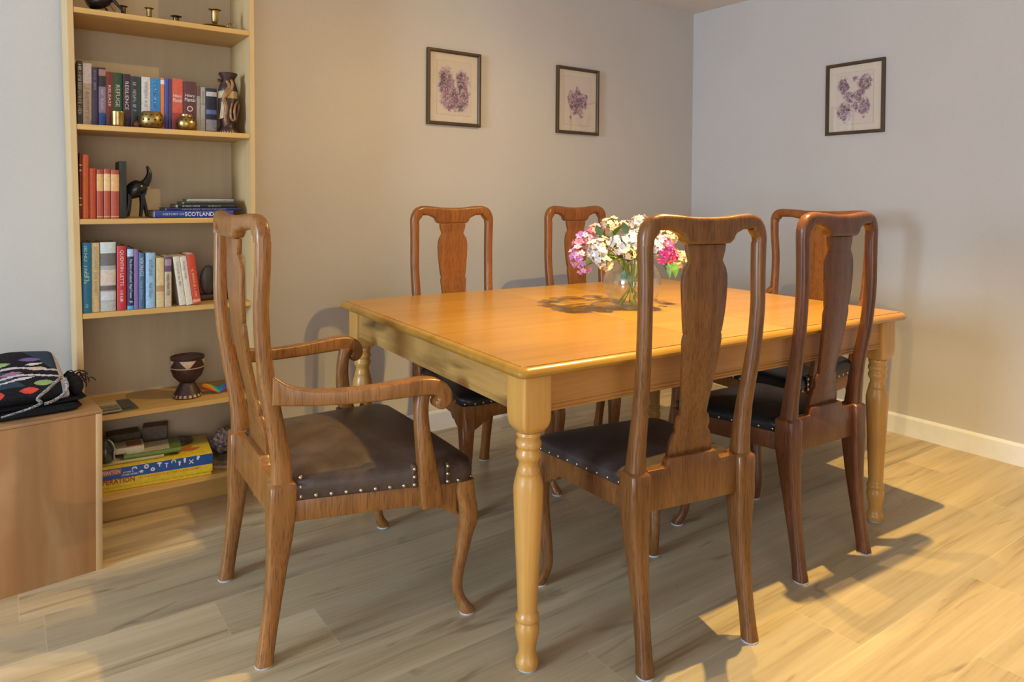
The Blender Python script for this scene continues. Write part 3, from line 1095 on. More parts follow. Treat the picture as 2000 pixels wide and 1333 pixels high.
def picture(label, w, h, loc, rz, blobs, seed, pw, ph, pdz=0.0, **kw):
    """local: x along the wall, -y towards the room"""
    t = thing('framed_print', label, 'picture', loc, rz, 'framed floral prints')
    fw_ = 0.0165
    bm = bmesh.new()
    prof = [(0.0, -0.001), (0.0, -0.018), (0.003, -0.0205), (0.012, -0.0205), (fw_, -0.015), (fw_, -0.001)]
    cs = [(-1, -1), (1, -1), (1, 1), (-1, 1)]
    R = []
    for (sx_, sz_) in cs:
        R.append([bm.verts.new((sx_ * (w / 2 - i), d, sz_ * (h / 2 - i))) for i, d in prof])
    for k in range(4):
        a, c = R[k], R[(k + 1) % 4]
        for i in range(len(prof)):
            j = (i + 1) % len(prof)
            bm.faces.new((a[i], a[j], c[j], c[i]))
    mesh_obj('frame', bm, frame_m, t, smooth=25)
    box('mat_board', -w / 2 + fw_ - .001, w / 2 - fw_ + .001, -0.006, -0.002, -h / 2 + fw_ - .001, h / 2 - fw_ + .001, mat_m, t, bevel=0)
    a, c = pw / 2 + .006, ph / 2 + .006
    box('plate_line', -a - .0012, a + .0012, -0.0068, -0.0055, pdz - c - .0012, pdz + c + .0012, line_m, t, bevel=0)
    pm = print_material('print_wash_%d' % seed, blobs, seed, **kw)
    o = box('print', -a, a, -0.0076, -0.0060, -c, c, pm, t, bevel=0)
    o.location = (0, 0, pdz)
    gl = box('glass', -w / 2 + fw_ - .002, w / 2 - fw_ + .002, -0.0135, -0.0120, -h / 2 + fw_ - .002, h / 2 - fw_ + .002, pane_m, t, bevel=0)
    return t


picture('framed purple flower print filling its sheet, left picture on the back wall', .310, .374, ((1.6758 + 1.9859) / 2, YB, (1.5251 + 1.8987) / 2), 0,
        [(-.045, .015, .050, .10), (-.02, -.05, .07, .07), (.05, .04, .045, .055), (.035, -.075, .06, .045), (.055, -.02, .04, .05), (-.06, .075, .02, .03)], 3, .185, .255, .0)
picture('framed small purple flower cluster print, right picture on the back wall', .312, .375, ((2.4909 + 2.803) / 2, YB, (1.5299 + 1.9053) / 2), 0,
        [(-.005, -.015, .065, .055), (.0, .03, .028, .06), (-.045, .01, .030, .045), (.045, .005, .030, .045), (.0, -.055, .045, .030), (.03, -.09, .018, .012), (-.05, -.09, .012, .012)], 8, .185, .262, .0)
picture('framed print of scattered mauve flower clusters, alone on the right wall', .3154, .379, (XR, (1.8404 + 2.1558) / 2, (1.5152 + 1.8941) / 2), -PI / 2,
        [(-.060, .070, .034, .052), (.055, .075, .042, .050), (-.028, .008, .034, .034), (.026, .012, .030, .042), (-.060, -.070, .044, .058), (.0, -.045, .018, .032), (.050, -.055, .034, .055), (.0, .10, .012, .018)], 14, .185, .262, .0,
        cols=((0.075, 0.035, 0.085), (0.18, 0.075, 0.15), (0.34, 0.19, 0.30)))

# ------------------------------------------------------------------ bookcase
birch = wood('birch_shelf_veneer', (0.50, 0.29, 0.085), (0.66, 0.42, 0.145), 'X', 0.6, 0.42)
birch_v = wood('birch_panel_veneer', (0.51, 0.335, 0.145), (0.64, 0.455, 0.225), 'Z', 0.6, 0.42)
back_m = wood('pale_back_panel', (0.50, 0.40, 0.27), (0.58, 0.475, 0.33), 'Z', 0.35, 0.6)
BF, BB = 2.786, 3.072                       # front and back of the case
xl = lambda z: 0.181 + (1.8 - z) * 0.0225   # inner faces (the old case leans a little)
xr = lambda z: 0.752 + (1.8 - z) * 0.0085
bc = thing('bookcase', 'tall open birch bookcase of books and ornaments against the back wall', 'bookcase', (0.47, BF, 0))
BO = Vector((0.47, BF, 0))


def hexa(name, quads, mat, parent, bevel=0.0012):
    """two horizontal quads (bottom, top) given in world coordinates"""
    bm = bmesh.new()
    lo = [bm.verts.new(Vector(p) - BO) for p in quads[0]]
    hi = [bm.verts.new(Vector(p) - BO) for p in quads[1]]
    bm.faces.new(lo[::-1])
    bm.faces.new(hi)
    for i in range(4):
        j = (i + 1) % 4
        bm.faces.new((lo[i], lo[j], hi[j], hi[i]))
    bmesh.ops.recalc_face_normals(bm, faces=bm.faces)
    if bevel:
        bmesh.ops.bevel(bm, geom=list(bm.edges), offset=bevel, segments=2, affect='EDGES')
    return mesh_obj(name, bm, mat, parent)


def vpanel(name, f0, f1, mat, zt_=2.13):
    q = []
    for z in (0.0, zt_):
        a, b = f0(z), f1(z)
        q.append([(a, BF, z), (b, BF, z), (b, BB, z), (a, BB, z)])
    return hexa(name, q, mat, bc)


vpanel('side_panel', lambda z: xl(z) - .018, lambda z: xl(z), birch_v)
vpanel('side_panel', lambda z: xr(z), lambda z: xr(z) + .018, birch_v)
SH = [1.7913, 1.4008, 1.0806, 0.7588, 0.4015, 0.1188]
for z in SH + [2.13]:
    q = []
    for zz_ in (z - .018, z):
        q.append([(xl(zz_) + .0003, BF + .001, zz_), (xr(zz_) - .0003, BF + .001, zz_), (xr(zz_) - .0003, BB - .008, zz_), (xl(zz_) + .0003, BB - .008, zz_)])
    hexa('shelf' if z < 2 else 'top_panel', q, birch, bc)
q = []
for zz_ in (0.09, 2.112):
    q.append([(xl(zz_) + .0004, BB - .0076, zz_), (xr(zz_) - .0004, BB - .0076, zz_), (xr(zz_) - .0004, BB - .002, zz_), (xl(zz_) + .0004, BB - .002, zz_)])
hexa('back_panel', q, back_m, bc, 0)
q = []
for zz_ in (0.0, 0.1004):
    q.append([(xl(zz_) + .0004, 2.868, zz_), (xr(zz_) - .0004, 2.868, zz_), (xr(zz_) - .0004, 2.886, zz_), (xl(zz_) + .0004, 2.886, zz_)])
hexa('plinth', q, birch, bc)

# ------------------------------------------------------------------ books
page_m = plain('book_pages', (0.66, 0.60, 0.48), 0.85, var=0.10, scale=400)


def colmat(c, rough=0.42):
    return plain('cover_%02d_%02d_%02d' % tuple(int(v * 99) for v in c), c, rough, var=0.10, scale=90)


def hash_of(t_):
    return sum((i + 1) * ord(c) for i, c in enumerate(t_))


def book(label, x0, x1, z0, z1, y, depth, col, bands=(), text=None, group=None, lean=0.0, hard=True, cat='book'):
    """upright book, spine towards -y; bands: (from, to, colour) as fractions of the height; text: list of (string, from, to, width fraction, colour)"""
    w = x1 - x0 - 0.0008
    h = z1 - z0
    t = thing('book', label, cat, ((x0 + x1) / 2, y, z0), 0, group)
    if lean:
        t.rotation_euler = (0, lean, 0)
    th = min(0.0026, w * 0.16)
    rd = 0.0035 if hard else 0.0012
    pr = [(-w / 2, depth), (-w / 2, rd)]
    for i in range(1, 6):
        a = PI * i / 6
        pr.append((-w / 2 * math.cos(a), rd - rd * math.sin(a)))
    pr += [(w / 2, rd), (w / 2, depth), (w / 2 - th, depth), (w / 2 - th, rd + th), (-w / 2 + th, rd + th), (-w / 2 + th, depth)]
    bm = bmesh.new()
    lo = [bm.verts.new((p[0], p[1], 0)) for p in pr]
    hi = [bm.verts.new((p[0], p[1], h)) for p in pr]
    bm.faces.new(lo[::-1])
    bm.faces.new(hi)
    for i in range(len(pr)):
        j = (i + 1) % len(pr)
        bm.faces.new((lo[i], lo[j], hi[j], hi[i]))
    mats = [colmat(col)]
    for (a, b, c) in bands:
        for v in (a, b):
            if 0.001 < v < 0.999:
                bmesh.ops.bisect_plane(bm, geom=list(bm.verts) + list(bm.edges) + list(bm.faces), plane_co=(0, 0, v * h), plane_no=(0, 0, 1))
    for (a, b, c) in bands:
        mats.append(colmat(c))
        for f in bm.faces:
            zc = f.calc_center_median().z / h
            if a <= zc <= b and abs(f.normal.z) < .5 and f.calc_center_median().y < rd + .004:
                f.material_index = len(mats) - 1
    mesh_obj('cover', bm, mats, t, smooth=40)
    ins = 0.003 if hard else 0.0004
    box('pages', -w / 2 + th, w / 2 - th, rd + th, depth - ins, ins, h - ins, page_m, t, bevel=0)
    for (s, a, b, wf, c) in (text or []):
        im = plain('ink_%02d_%02d_%02d' % tuple(int(v * 99) for v in c), c, 0.5, var=0.02)
        if s[0] == '~':
            scrawl(t, hash_of(label + s), (0, -0.0006, h * (1 - (a + b) / 2)), h * (b - a), w * wf, im, script=len(s) > 1, **DOWN)
        else:
            lettering(t, s, (0, -0.0006, h * (1 - (a + b) / 2)), h * (b - a), w * wf, im, name='lettering', **DOWN)
    return t


WHT, CRM, GLD, BLK = (0.72, 0.72, 0.72), (0.70, 0.62, 0.48), (0.60, 0.42, 0.14), (0.02, 0.02, 0.022)
G2 = 'upright paperbacks on the second shelf'
e = [0.1915, 0.209, 0.235, 0.255, 0.277, 0.299, 0.328, 0.353, 0.376, 0.386, 0.415, 0.447, 0.462, 0.474, 0.485, 0.523, 0.567, 0.581, 0.600, 0.638]
e = [v * 1.0243 for v in e]
tp = [1.616, 1.609, 1.599, 1.599, 1.587, 1.587, 1.585, 1.580, 1.580, 1.581, 1.580, 1.584, 1.584, 1.582, 1.586, 1.579, 1.567, 1.564, 1.562]
tp = [1.163 + (v - 1.163) * 1.0243 for v in tp]
z2 = SH[1] + .0008
B2 = [
    ('charcoal book with pale script on its spine, first on the second shelf', (.045, .042, .032), [], [('~', .06, .16, .5, WHT), ('~', .18, .85, .55, (.5, .48, .42))]),
    ('pale lilac and beige book beside the charcoal one, second shelf', (.46, .37, .30), [(.68, 1, (.58, .54, .60))], [('~', .4, .9, .4, (.30, .2, .18))]),
    ('plain dark violet book on the second shelf, left of the black and lilac one', (.055, .04, .12), [], [('~', .06, .4, .35, (.3, .3, .45))]),
    ('black book with lilac and blue lower spine, second shelf', (.03, .025, .035), [(0, .24, (.03, .09, .36)), (.24, .68, (.26, .22, .42)), (.86, .97, (.40, .24, .22))], [('~', .36, .72, .35, (.6, .5, .65))]),
    ('dark red book lettered RELEASE', (.20, .028, .022), [], [('RELEASE', .24, .62, .42, WHT)]),
    ('dark green book lettered REFUGE', (.022, .085, .042), [], [('REFUGE', .22, .62, .45, WHT)]),
    ('dark aubergine book lettered RESILIENCE', (.045, .02, .05), [], [('RESILIENCE', .14, .66, .45, WHT)]),
    ('dark slate book with grey lettering, right of the RESILIENCE book', (.03, .04, .06), [], [('~', .12, .70, .45, (.42, .44, .46))]),
    ('thin dark green book squeezed beside a white one, second shelf', (.02, .06, .04), [], []),
    ('white paperback on the second shelf', (.62, .60, .61), [], [('~', .1, .6, .3, (.35, .33, .36))]),
    ('bright blue book with pale blue lettering, second shelf', (.03, .22, .55), [(0, .28, (.30, .55, .70))], [('~', .10, .62, .30, (.01, .10, .36)), ('~', .10, .55, .2, (.35, .62, .85))]),
    ('narrow orange and white striped paperback, second shelf', (.66, .20, .06), [(.88, .96, WHT)], []),
    ('narrow royal blue book beside the orange striped one', (.03, .07, .40), [], []),
    ('narrow dark purple book left of the red novel', (.09, .03, .10), [], []),
    ('salmon red novel with white author name, second shelf', (.56, .095, .06), [(.0, .35, (.36, .04, .04))], [('Hilary', .30, .37, .62, WHT), ('Mantel', .375, .445, .66, WHT)]),
    ('maroon novel with white author name and a ring emblem, second shelf', (.095, .03, .035), [], [('Hilary', .25, .32, .62, WHT), ('Mantel', .325, .395, .66, WHT)]),
    ('thin brown and grey book right of the maroon novel', (.30, .27, .26), [(.78, 1, (.12, .06, .05))], []),
    ('plain grey paperback, second shelf', (.32, .32, .30), [(.62, .64, (.2, .2, .2))], [('~', .1, .4, .3, (.2, .2, .2))]),
    ('black book with blue and white photo on its spine, behind the carved jug', (.018, .018, .03), [(.05, .3, (.28, .30, .40)), (.42, .52, (.12, .13, .32)), (.82, .92, (.45, .43, .42))], []),
]
for i, (lab, col, bands, text) in enumerate(B2):
    hz_ = i in (14, 15)
    tx = []
    t = book(lab, e[i], e[i + 1], z2, tp[i], 2.868 + (i % 3) * .002, 0.125, col, bands, [] if hz_ else text, G2, hard=False)
    if hz_:
        w_, h_ = e[i + 1] - e[i], tp[i] - z2
        for (s, a, b, wf, c) in text:
            lettering(t, s, (0, -0.0006, h_ * (1 - (a + b) / 2)), w_ * wf * 1.2, h_ * (b - a) * 1.05, plain('ink_72_72_72', WHT, .5, var=.02))
        if i == 15:
            ring_c = plain('ink_68_41_43', (.7, .42, .45), .5)
            bm = bmesh.new()
            pts_o = [bm.verts.new((.0105 * math.cos(k * PI / 8), -.0006, h_ * .46 + .0105 * math.sin(k * PI / 8))) for k in range(16)]
            pts_i = [bm.verts.new((.0072 * math.cos(k * PI / 8), -.0006, h_ * .46 + .0072 * math.sin(k * PI / 8))) for k in range(16)]
            for k in range(16):
                bm.faces.new((pts_o[k], pts_o[(k + 1) % 16], pts_i[(k + 1) % 16], pts_i[k]))
            mesh_obj('emblem', bm, ring_c, t, smooth=0, normals=False)

G3 = 'old hardbacks on the third shelf'
z3 = SH[2] + .0008
TAN, RED, ORG = (.62, .36, .15), (.36, .060, .035), (.52, .100, .022)
book('dark red gilt-lined hardback tight against the left side of the third shelf', .1975, .206, z3, 1.306, 2.803, .15, (.13, .012, .010), [(.72, .74, GLD), (.8, .82, GLD), (.3, .32, GLD), (.2, .22, GLD)], [], G3)
book('tall plain orange hardback, tallest on the third shelf', .206, .226, z3, 1.299, 2.803, .15, ORG, [], [], G3)
book('shorter orange-red hardback next to the tall orange one', .226, .2475, z3, 1.253, 2.803, .14, (.44, .062, .022), [], [], G3)
for i, (a, b, s) in enumerate(((.2485, .270, 'leftmost of the three, beside the orange-red hardback'), (.270, .292, 'in the middle of the three'), (.292, .3175, 'right one of the three, against the black slab'))):
    book('red hardback with tan label band, ' + s, a, b, z3, 1.250 + (.002 if i == 1 else 0), 2.803, .14, RED, [(.56, .90, TAN if i != 1 else (.68, .46, .24)), (.895, .905, GLD), (.03, .045, GLD)], [], G3)

G4 = 'books about Scotland on the fourth shelf'
z4 = SH[3] + .0008
book('bright blue book with handwritten title, first on the fourth shelf', .2045, .233, z4, .999, 2.803, .15, (.010, .17, .36), [], [('~s', .05, .62, .55, (.35, .62, .70)), ('~', .88, .93, .3, (.3, .6, .7))], G4)
book('cream book lettered SCOTLAND THE WHAT?', .233, .2575, z4, .998, 2.803, .14, (.58, .43, .22), [], [('SCOTLAND THE WHAT?', .06, .76, .42, (.22, .20, .18))], G4)
book('thick book with grey castle photograph on its spine', .2585, .3065, z4, .999, 2.803, .15, (.34, .36, .36), [(.84, 1, (.50, .56, .58)), (.66, .84, (.12, .12, .12)), (.38, .60, (.56, .47, .40)), (.30, .37, (.12, .10, .10)), (.16, .28, (.52, .52, .55)), (0, .14, (.40, .42, .40))], [], G4)
book('red hardback with pale capital lettering, right of the thick castle-photograph book', .309, .339, z4, .984, 2.803, .14, (.46, .025, .035), [], [('QUENTIN LETTS', .06, .62, .42, (.75, .55, .55)), ('~', .68, .88, .3, (.75, .6, .6))], G4)
book('dark blue book with light blue ends, fourth shelf', .341, .362, z4, .977, 2.803, .14, (.018, .022, .075), [(0, .06, (.05, .38, .68)), (.86, .98, (.36, .55, .72))], [('The Story of Scotland  Nigel Tranter', .18, .82, .5, (.62, .66, .74)), ('~', .84, .92, .5, WHT)], G4)
book('thin violet and white paperback, fourth shelf', .362, .376, z4, .970, 2.803, .13, (.20, .13, .36), [(.0, 1.0, (.20, .13, .36))], [], G4, hard=False)
book('slate blue book lettered VIKINGS', .376, .3965, z4, .958, 2.803, .14, (.055, .13, .26), [], [('VIKINGS', .08, .42, .6, (.45, .55, .62)), ('Neil Oliver', .50, .85, .4, (.25, .36, .48))], G4)
book('light blue book lettered SCOTLAND', .399, .431, z4, .957, 2.803, .15, (.27, .45, .64), [], [('SCOTLAND', .12, .42, .36, (.03, .05, .12)), ('Neil Oliver', .54, .82, .38, (.05, .10, .22))], G4)
book('pale straw-coloured paperback, fourth shelf', .433, .4585, z4, .938, 2.803, .12, (.58, .46, .24), [(.32, .44, (.42, .24, .10))], [], G4, hard=False)
book('beige paperback with purple picture at the top of its spine', .4600, .4835, z4, .941, 2.803, .12, (.50, .40, .30), [(.70, 1, (.13, .06, .13)), (.82, .95, (.30, .22, .30))], [('NIGEL TRANTER', .34, .78, .40, (.10, .07, .08)), ('THE BRUCE', .36, .64, .22, (.2, .14, .14))], G4, hard=False)
LEAN = -math.atan2(.0225, .172)
book('white paperback leaning left, left one of the leaning pair', .5105, .5325, z4 + .0018, z4 + .182, 2.803, .12, (.60, .55, .46), [], [('~', .12, .62, .3, (.3, .27, .25))], G4, LEAN, False)
book('white paperback leaning left, next to the leaning red one', .5330, .5555, z4 + .0018, z4 + .182, 2.803, .12, (.60, .56, .48), [], [('~', .10, .48, .3, (.3, .27, .25))], G4, LEAN, False)
book('red book leaning left at the end of the fourth shelf row', .5562, .5840, z4 + .0024, z4 + .189, 2.803, .13, (.50, .048, .026), [(.04, .10, (.62, .30, .2))], [('~', .30, .86, .3, (.66, .40, .16))], G4, LEAN, False)


def flat_book(label, x0, x1, y0, y1, z0, z1, col, text=None, rz=0.0, group=None, edge=None, name='book', cat='book'):
    """lying book, spine towards -y"""
    t = thing(name, label, cat, ((x0 + x1) / 2, (y0 + y1) / 2, z0), rz, group)
    w, d, h = (x1 - x0) / 2, (y1 - y0) / 2, z1 - z0
    th = min(.0022, h * .2)
    pr = [(d, 0), (-d + .004, 0), (-d + .001, h * .25), (-d, h * .5), (-d + .001, h * .75), (-d + .004, h), (d, h), (d, h - th), (-d + .005, h - th), (-d + .005, th), (d, th)]
    bm = rings_bm([[(x, p[0], p[1]) for p in pr] for x in (-w, w)])
    mesh_obj('cover', bm, colmat(col), t, smooth=30)
    box('pages', -w + .003, w - .003, -d + .005, d - .003, th, h - th, page_m, t, bevel=0)
    for (s, a, b, hf, c) in (text or []):
        im = plain('ink_%02d_%02d_%02d' % tuple(int(v * 99) for v in c), c, .5, var=.02)
        (scrawl(t, hash_of(label), (-w + 2 * w * (a + b) / 2, -d - .0006, h / 2), 2 * w * (b - a), h * hf, im) if s[0] == '~' else
         lettering(t, s, (-w + 2 * w * (a + b) / 2, -d - .0006, h / 2), 2 * w * (b - a), h * hf, im))
    return t


G3b = 'books lying in a pile on the third shelf'
flat_book('royal blue book lettered HISTORY OF SCOTLAND, bottom of the lying pile', .430, .700, 2.812, 2.99, z3, z3 + .026, (.022, .045, .23), [('HISTORY OF', .10, .36, .30, (.5, .55, .68)), ('SCOTLAND', .37, .74, .58, WHT)], 0.0, G3b)
flat_book('slim dark blue book lying second from the bottom of the pile', .472, .735, 2.832, 3.0, z3 + .0262, z3 + .0352, (.03, .035, .11), [('~', .2, .8, .4, (.45, .45, .5))], 0.0, G3b)
flat_book('thick black book lying in the middle of the pile', .510, .722, 2.836, 3.0, z3 + .0354, z3 + .0492, (.022, .023, .024), [('~', .08, .36, .4, (.5, .5, .48)), ('~', .5, .72, .4, (.35, .35, .33))], 0.0, G3b)
flat_book('slim charcoal book lying below the pale top book of the pile', .535, .712, 2.850, 3.0, z3 + .0494, z3 + .0582, (.06, .058, .055), [], 0.0, G3b)
flat_book('pale grey book lying on top of the pile', .552, .712, 2.855, 2.99, z3 + .0584, z3 + .0685, (.36, .34, .30), [('~', .6, .85, .35, (.2, .2, .2))], 0.0, G3b)

# ------------------------------------------------------------------ shelf ornaments
brass = plain('aged_brass', (0.42, 0.29, 0.10), 0.30, 1.0, var=0.25, scale=40)
brass_d = plain('dark_tarnished_brass', (0.20, 0.135, 0.06), 0.38, 1.0, var=0.3, scale=40)
dark_hole = plain('dark_void', (0.012, 0.010, 0.008), 0.9, var=0.02)
z1 = SH[0] + .0008


def lathe_obj(name, prof, mat, parent, seg=28, c=(0, 0, 0), smooth=40):
    return mesh_obj(name, lathe_bm(prof, seg, c), mat, parent, smooth=smooth)


def candlestick(label, x, y, h, dish, cup, mat, handle=None, stem=True):
    t = thing('candlestick', label, 'candlestick', (x, y, z1), 0, 'brass candlesticks on the top shelf')
    lathe_obj('drip_dish', [(0, 0), (dish * .55, 0), (dish * .62, .002), (dish * .92, .0055), (dish, .009), (dish * .985, .0105), (dish * .9, .0075), (dish * .6, .0045), (0, .0045)], mat, t)
    lathe_obj('candle_cup', [(0, .004), (cup * .5, .004), (cup * .42, h * .16), (cup * .36, h * .26), (cup * .62, h * .32), (cup * .9, h * .42), (cup * .92, h * .86), (cup * 1.1, h * .93), (cup * 1.65, h * .97), (cup * 1.72, h), (cup * 1.2, h),
                              (cup * .78, h * .97), (cup * .74, h * .5), (0, h * .5)], mat, t)
    if handle:
        pts = [(dish * .86 + .012 + .0125 * math.cos(a), 0, .019 + .0125 * math.sin(a)) for a in [2 * PI * i / 20 for i in range(21)]]
        mesh_obj('ring_handle', tube_bm(pts, .0022, 8), mat, t)
    return t


candlestick('brass chamberstick with ring handle, tallest and rightmost on the top shelf', .643, 2.852, .076, .052, .0135, brass, True)
candlestick('low brass candle cup on a flat dish, left of the tall chamberstick', .513, 2.880, .036, .042, .0115, brass_d)
candlestick('small brass candlestick, third from the right on the top shelf', .423, 2.880, .052, .034, .0092, brass)
candlestick('smallest brass candlestick, beside the dark figurine', .345, 2.920, .055, .030, .0088, brass_d)

# figurine at the left of the top shelf (only its lower part is in view)
fig_black = plain('black_gloss_paint', (.014, .013, .014), .25, var=.1)
fig_pink = plain('pinkish_wood', (.32, .17, .11), .5, var=.2, scale=30)
t = thing('bird_figurine', 'dark carved bird figurine with slanting tail at the left of the top shelf', 'figurine', (.274, 2.87, z1))
pts = [(-.046, 0, .034), (-.030, 0, .044), (-.005, 0, .060), (.010, 0, .10), (.0, 0, .14), (-.02, 0, .165), (-.045, 0, .168)]
mesh_obj('body', tube_bm(catmull(pts, 5), [.010 + .026 * math.sin(PI * min(1, (i + 3) / 34)) for i in range(31)], 14), fig_black, t)
lathe_obj('perch', [(0, 0), (.030, 0), (.032, .004), (.028, .010), (.016, .016), (0, .018)], fig_black, t, c=(-.028, 0, 0))
for (a, b, r) in (((.016, -.004, .075), (.078, -.012, .004), .0085), ((.006, .004, .07), (.050, .006, .004), .009), ((-.004, 0, .05), (.022, .008, .004), .007)):
    mesh_obj('tail_feather', tube_bm(catmull([a, ((a[0] + b[0]) / 2, a[1], (a[2] + b[2]) / 2 + .004), b], 5), [r * (1 - .75 * i / 10) for i in range(11)], 8), fig_black if r != .009 else fig_pink, t)

# brass tealight holders in front of the second-shelf books
t = thing('tealight_holder', 'plain brass cylinder tealight holder, left one on the second shelf', 'tealight holder', (.3165, 2.7935 + .034, z2), 0, 'brass tealight holders')
lathe_obj('cup', [(0, 0), (.0195, 0), (.0215, .003), (.0222, .008), (.0222, .044), (.0232, .050), (.0228, .053), (.0205, .050), (.0205, .006), (0, .006)], brass, t)


def pierced(label, x, y, prof, holes, mat, hr):
    t = thing('tealight_holder', label, 'tealight holder', (x, y, z2), 0, 'brass tealight holders')
    lathe_obj('bowl', prof, mat, t, 32)
    for (az, z, r) in holes:
        a = math.radians(az)
        bm = lathe_bm([(0, -.0004), (hr, -.0004), (hr, .0007), (0, .0007)], 10)
        o = mesh_obj('pierced_hole', bm, dark_hole, t, smooth=0)
        nv = Vector((math.sin(a), -math.cos(a), 0.0))
        o.rotation_euler = nv.to_track_quat('Z', 'Y').to_euler()
        o.location = nv * r + Vector((0, 0, z))
    return t


bp2 = [(0, 0), (.022, 0), (.030, .004), (.0385, .016), (.0405, .028), (.0385, .042), (.033, .054), (.030, .060), (.0275, .0605), (.0285, .052), (.035, .038), (.034, .018), (.02, .005), (0, .005)]
pierced('pierced brass globe tealight holder, middle one on the second shelf', .4225, 2.826, bp2, [(az, z, r) for az, z, r in ((-62, .046, .0364), (-36, .046, .0364), (-10, .046, .0364), (20, .046, .0364), (50, .046, .0364), (-48, .030, .0402), (-22, .030, .0402), (8, .030, .0402), (36, .030, .0402), (-34, .015, .0378), (-6, .015, .0378), (24, .015, .0378))], plain('brushed_brass', (.34, .235, .085), .42, 1.0, var=.25, scale=50), .0034)
bp3 = [(0, 0), (.020, 0), (.030, .006), (.0352, .020), (.0350, .032), (.030, .043), (.023, .049), (.0215, .054), (.0225, .059), (.020, .0595), (.019, .052), (.027, .042), (.031, .025), (.02, .006), (0, .006)]
pierced('shiny brass pot tealight holder with pierced shoulder, right one on the second shelf', .5385, 2.826, bp3, [(az, .0435, .0288) for az in (-50, -26, -2, 22, 46)] + [(az, .0365, .0333) for az in (-38, -14, 10, 34)], brass, .0028)
t = thing('wooden_bead_pot', 'small reddish-brown round pot squeezed between two brass tealight holders', 'pot', (.3755, 2.838, z2))
lathe_obj('pot_body', [(0, 0), (.007, 0), (.0125, .006), (.014, .014), (.0115, .022), (.007, .027), (0, .028)], plain('reddish_brown_gloss', (.16, .045, .028), .3, var=.3, scale=50), t)

# carved jug
jd = plain('dark_carved_wood', (.042, .017, .012), .42, var=.35, scale=70)
jt = plain('tan_carved_wood', (.27, .135, .055), .45, var=.35, scale=50)
jc = plain('cream_carved_inlay', (.48, .33, .18), .5, var=.15, scale=60)
t = thing('carved_jug', 'tall dark and tan carved wooden jug at the right end of the second shelf', 'jug', (.694, 2.868, z2))
lathe_obj('foot', [(0, 0), (.036, 0), (.0375, .004), (.034, .016), (.029, .024), (0, .025)], jd, t)
for i in range(11):
    a = -1.3 + 2.6 * i / 10
    bm = bmesh.new()
    ca, sa = math.sin(a), -math.cos(a)
    n = Vector((ca, sa, 0))
    tv = Vector((-sa, ca, 0))
    vs = [bm.verts.new(n * r + tv * k + Vector((0, 0, z))) for (r, k, z) in ((.0380, -.0032, .002), (.0380, .0032, .002), (.0366, .0, .011))]
    bm.faces.new(vs)
    mesh_obj('zigzag_inlay', bm, jc, t, smooth=0)
lathe_obj('belly', [(0, .024), (.028, .024), (.027, .030), (.0265, .040), (.031, .065), (.0345, .095), (.0355, .120), (.0345, .135), (0, .136)], jd, t)
lathe_obj('collar_band', [(0, .135), (.0345, .135), (.0352, .140), (.0345, .160), (.0335, .163), (0, .163)], jc, t)
lathe_obj('neck', [(0, .162), (.0350, .162), (.0355, .166), (.0320, .180), (.0265, .198), (.0245, .206), (0, .206)], jd, t)
lathe_obj('rim', [(0, .205), (.0225, .205), (.0235, .210), (.033, .226), (.0345, .231), (.0325, .2335), (.028, .229), (0, .222)], jd, t)
for k, (pp, r, mt) in enumerate((
        ([(-.012, -.030, .200), (-.004, -.034, .180), (-.016, -.037, .155), (-.024, -.036, .130), (-.016, -.037, .100), (-.018, -.034, .060), (-.012, -.030, .034)], .0065, jt),
        ([(.004, -.030, .205), (.008, -.035, .185), (-.002, -.039, .160), (-.018, -.040, .140), (-.030, -.034, .132)], .0055, jt),
        ([(.030, -.026, .125), (.020, -.034, .112), (.014, -.037, .085), (.017, -.035, .060), (.010, -.034, .050), (.002, -.036, .060), (.001, -.037, .090), (.006, -.037, .115)], .0042, jt),
        ([(.033, .006, .125), (.040, .004, .118), (.0395, .004, .10), (.033, .004, .070), (.028, .004, .045)], .0045, jt))):
    P = catmull(pp, 5)
    mesh_obj('carved_figure' if k < 3 else 'handle', tube_bm(P, [r * (0.75 + .4 * math.sin(PI * i / (len(P) - 1))) for i in range(len(P))], 10), mt, t)
bm = lathe_bm([(0, -.007), (.006, -.004), (.0075, 0), (.006, .004), (0, .007)], 14)
mesh_obj('spout_knob', bm, jd, t).location = (-.034, -.012, .202)
bm = rings_bm([[(-.030, -.022, .055), (-.034, -.012, .055), (-.030, -.030, .120), (-.024, -.034, .120)], [(-.024, -.030, .058), (-.026, -.028, .058), (-.020, -.037, .120), (-.022, -.036, .118)]])
mesh_obj('side_inlay', bm, jc, t, smooth=0)

# elephant bookend
ebony = plain('polished_ebony', (.010, .011, .013), .22, var=.15, scale=30)
slate_b = plain('dark_green_slate', (.018, .024, .022), .5, var=.1)
t = thing('elephant_bookend', 'black elephant bookend with raised trunk against a dark upright slab', 'bookend', (.330, 2.870, z3))
box('slab', -.0115, .0105, -.058, .060, .0, .200, slate_b, t, .0015)
P = catmull([(.020, 0, .078), (.034, 0, .092), (.052, 0, .106), (.066, 0, .116), (.074, 0, .124)], 5)
mesh_obj('elephant_body', tube_bm(P, [.012 + .019 * math.sin(PI * min(1, (i + 2) / 23)) for i in range(21)], 16), ebony, t)
P = catmull([(.064, 0, .114), (.078, 0, .126), (.087, 0, .142), (.091, 0, .160), (.088, 0, .176), (.083, 0, .188)], 5)
mesh_obj('trunk', tube_bm(P, [.017 * (1 - .86 * i / 25) + .001 for i in range(26)], 12), ebony, t)
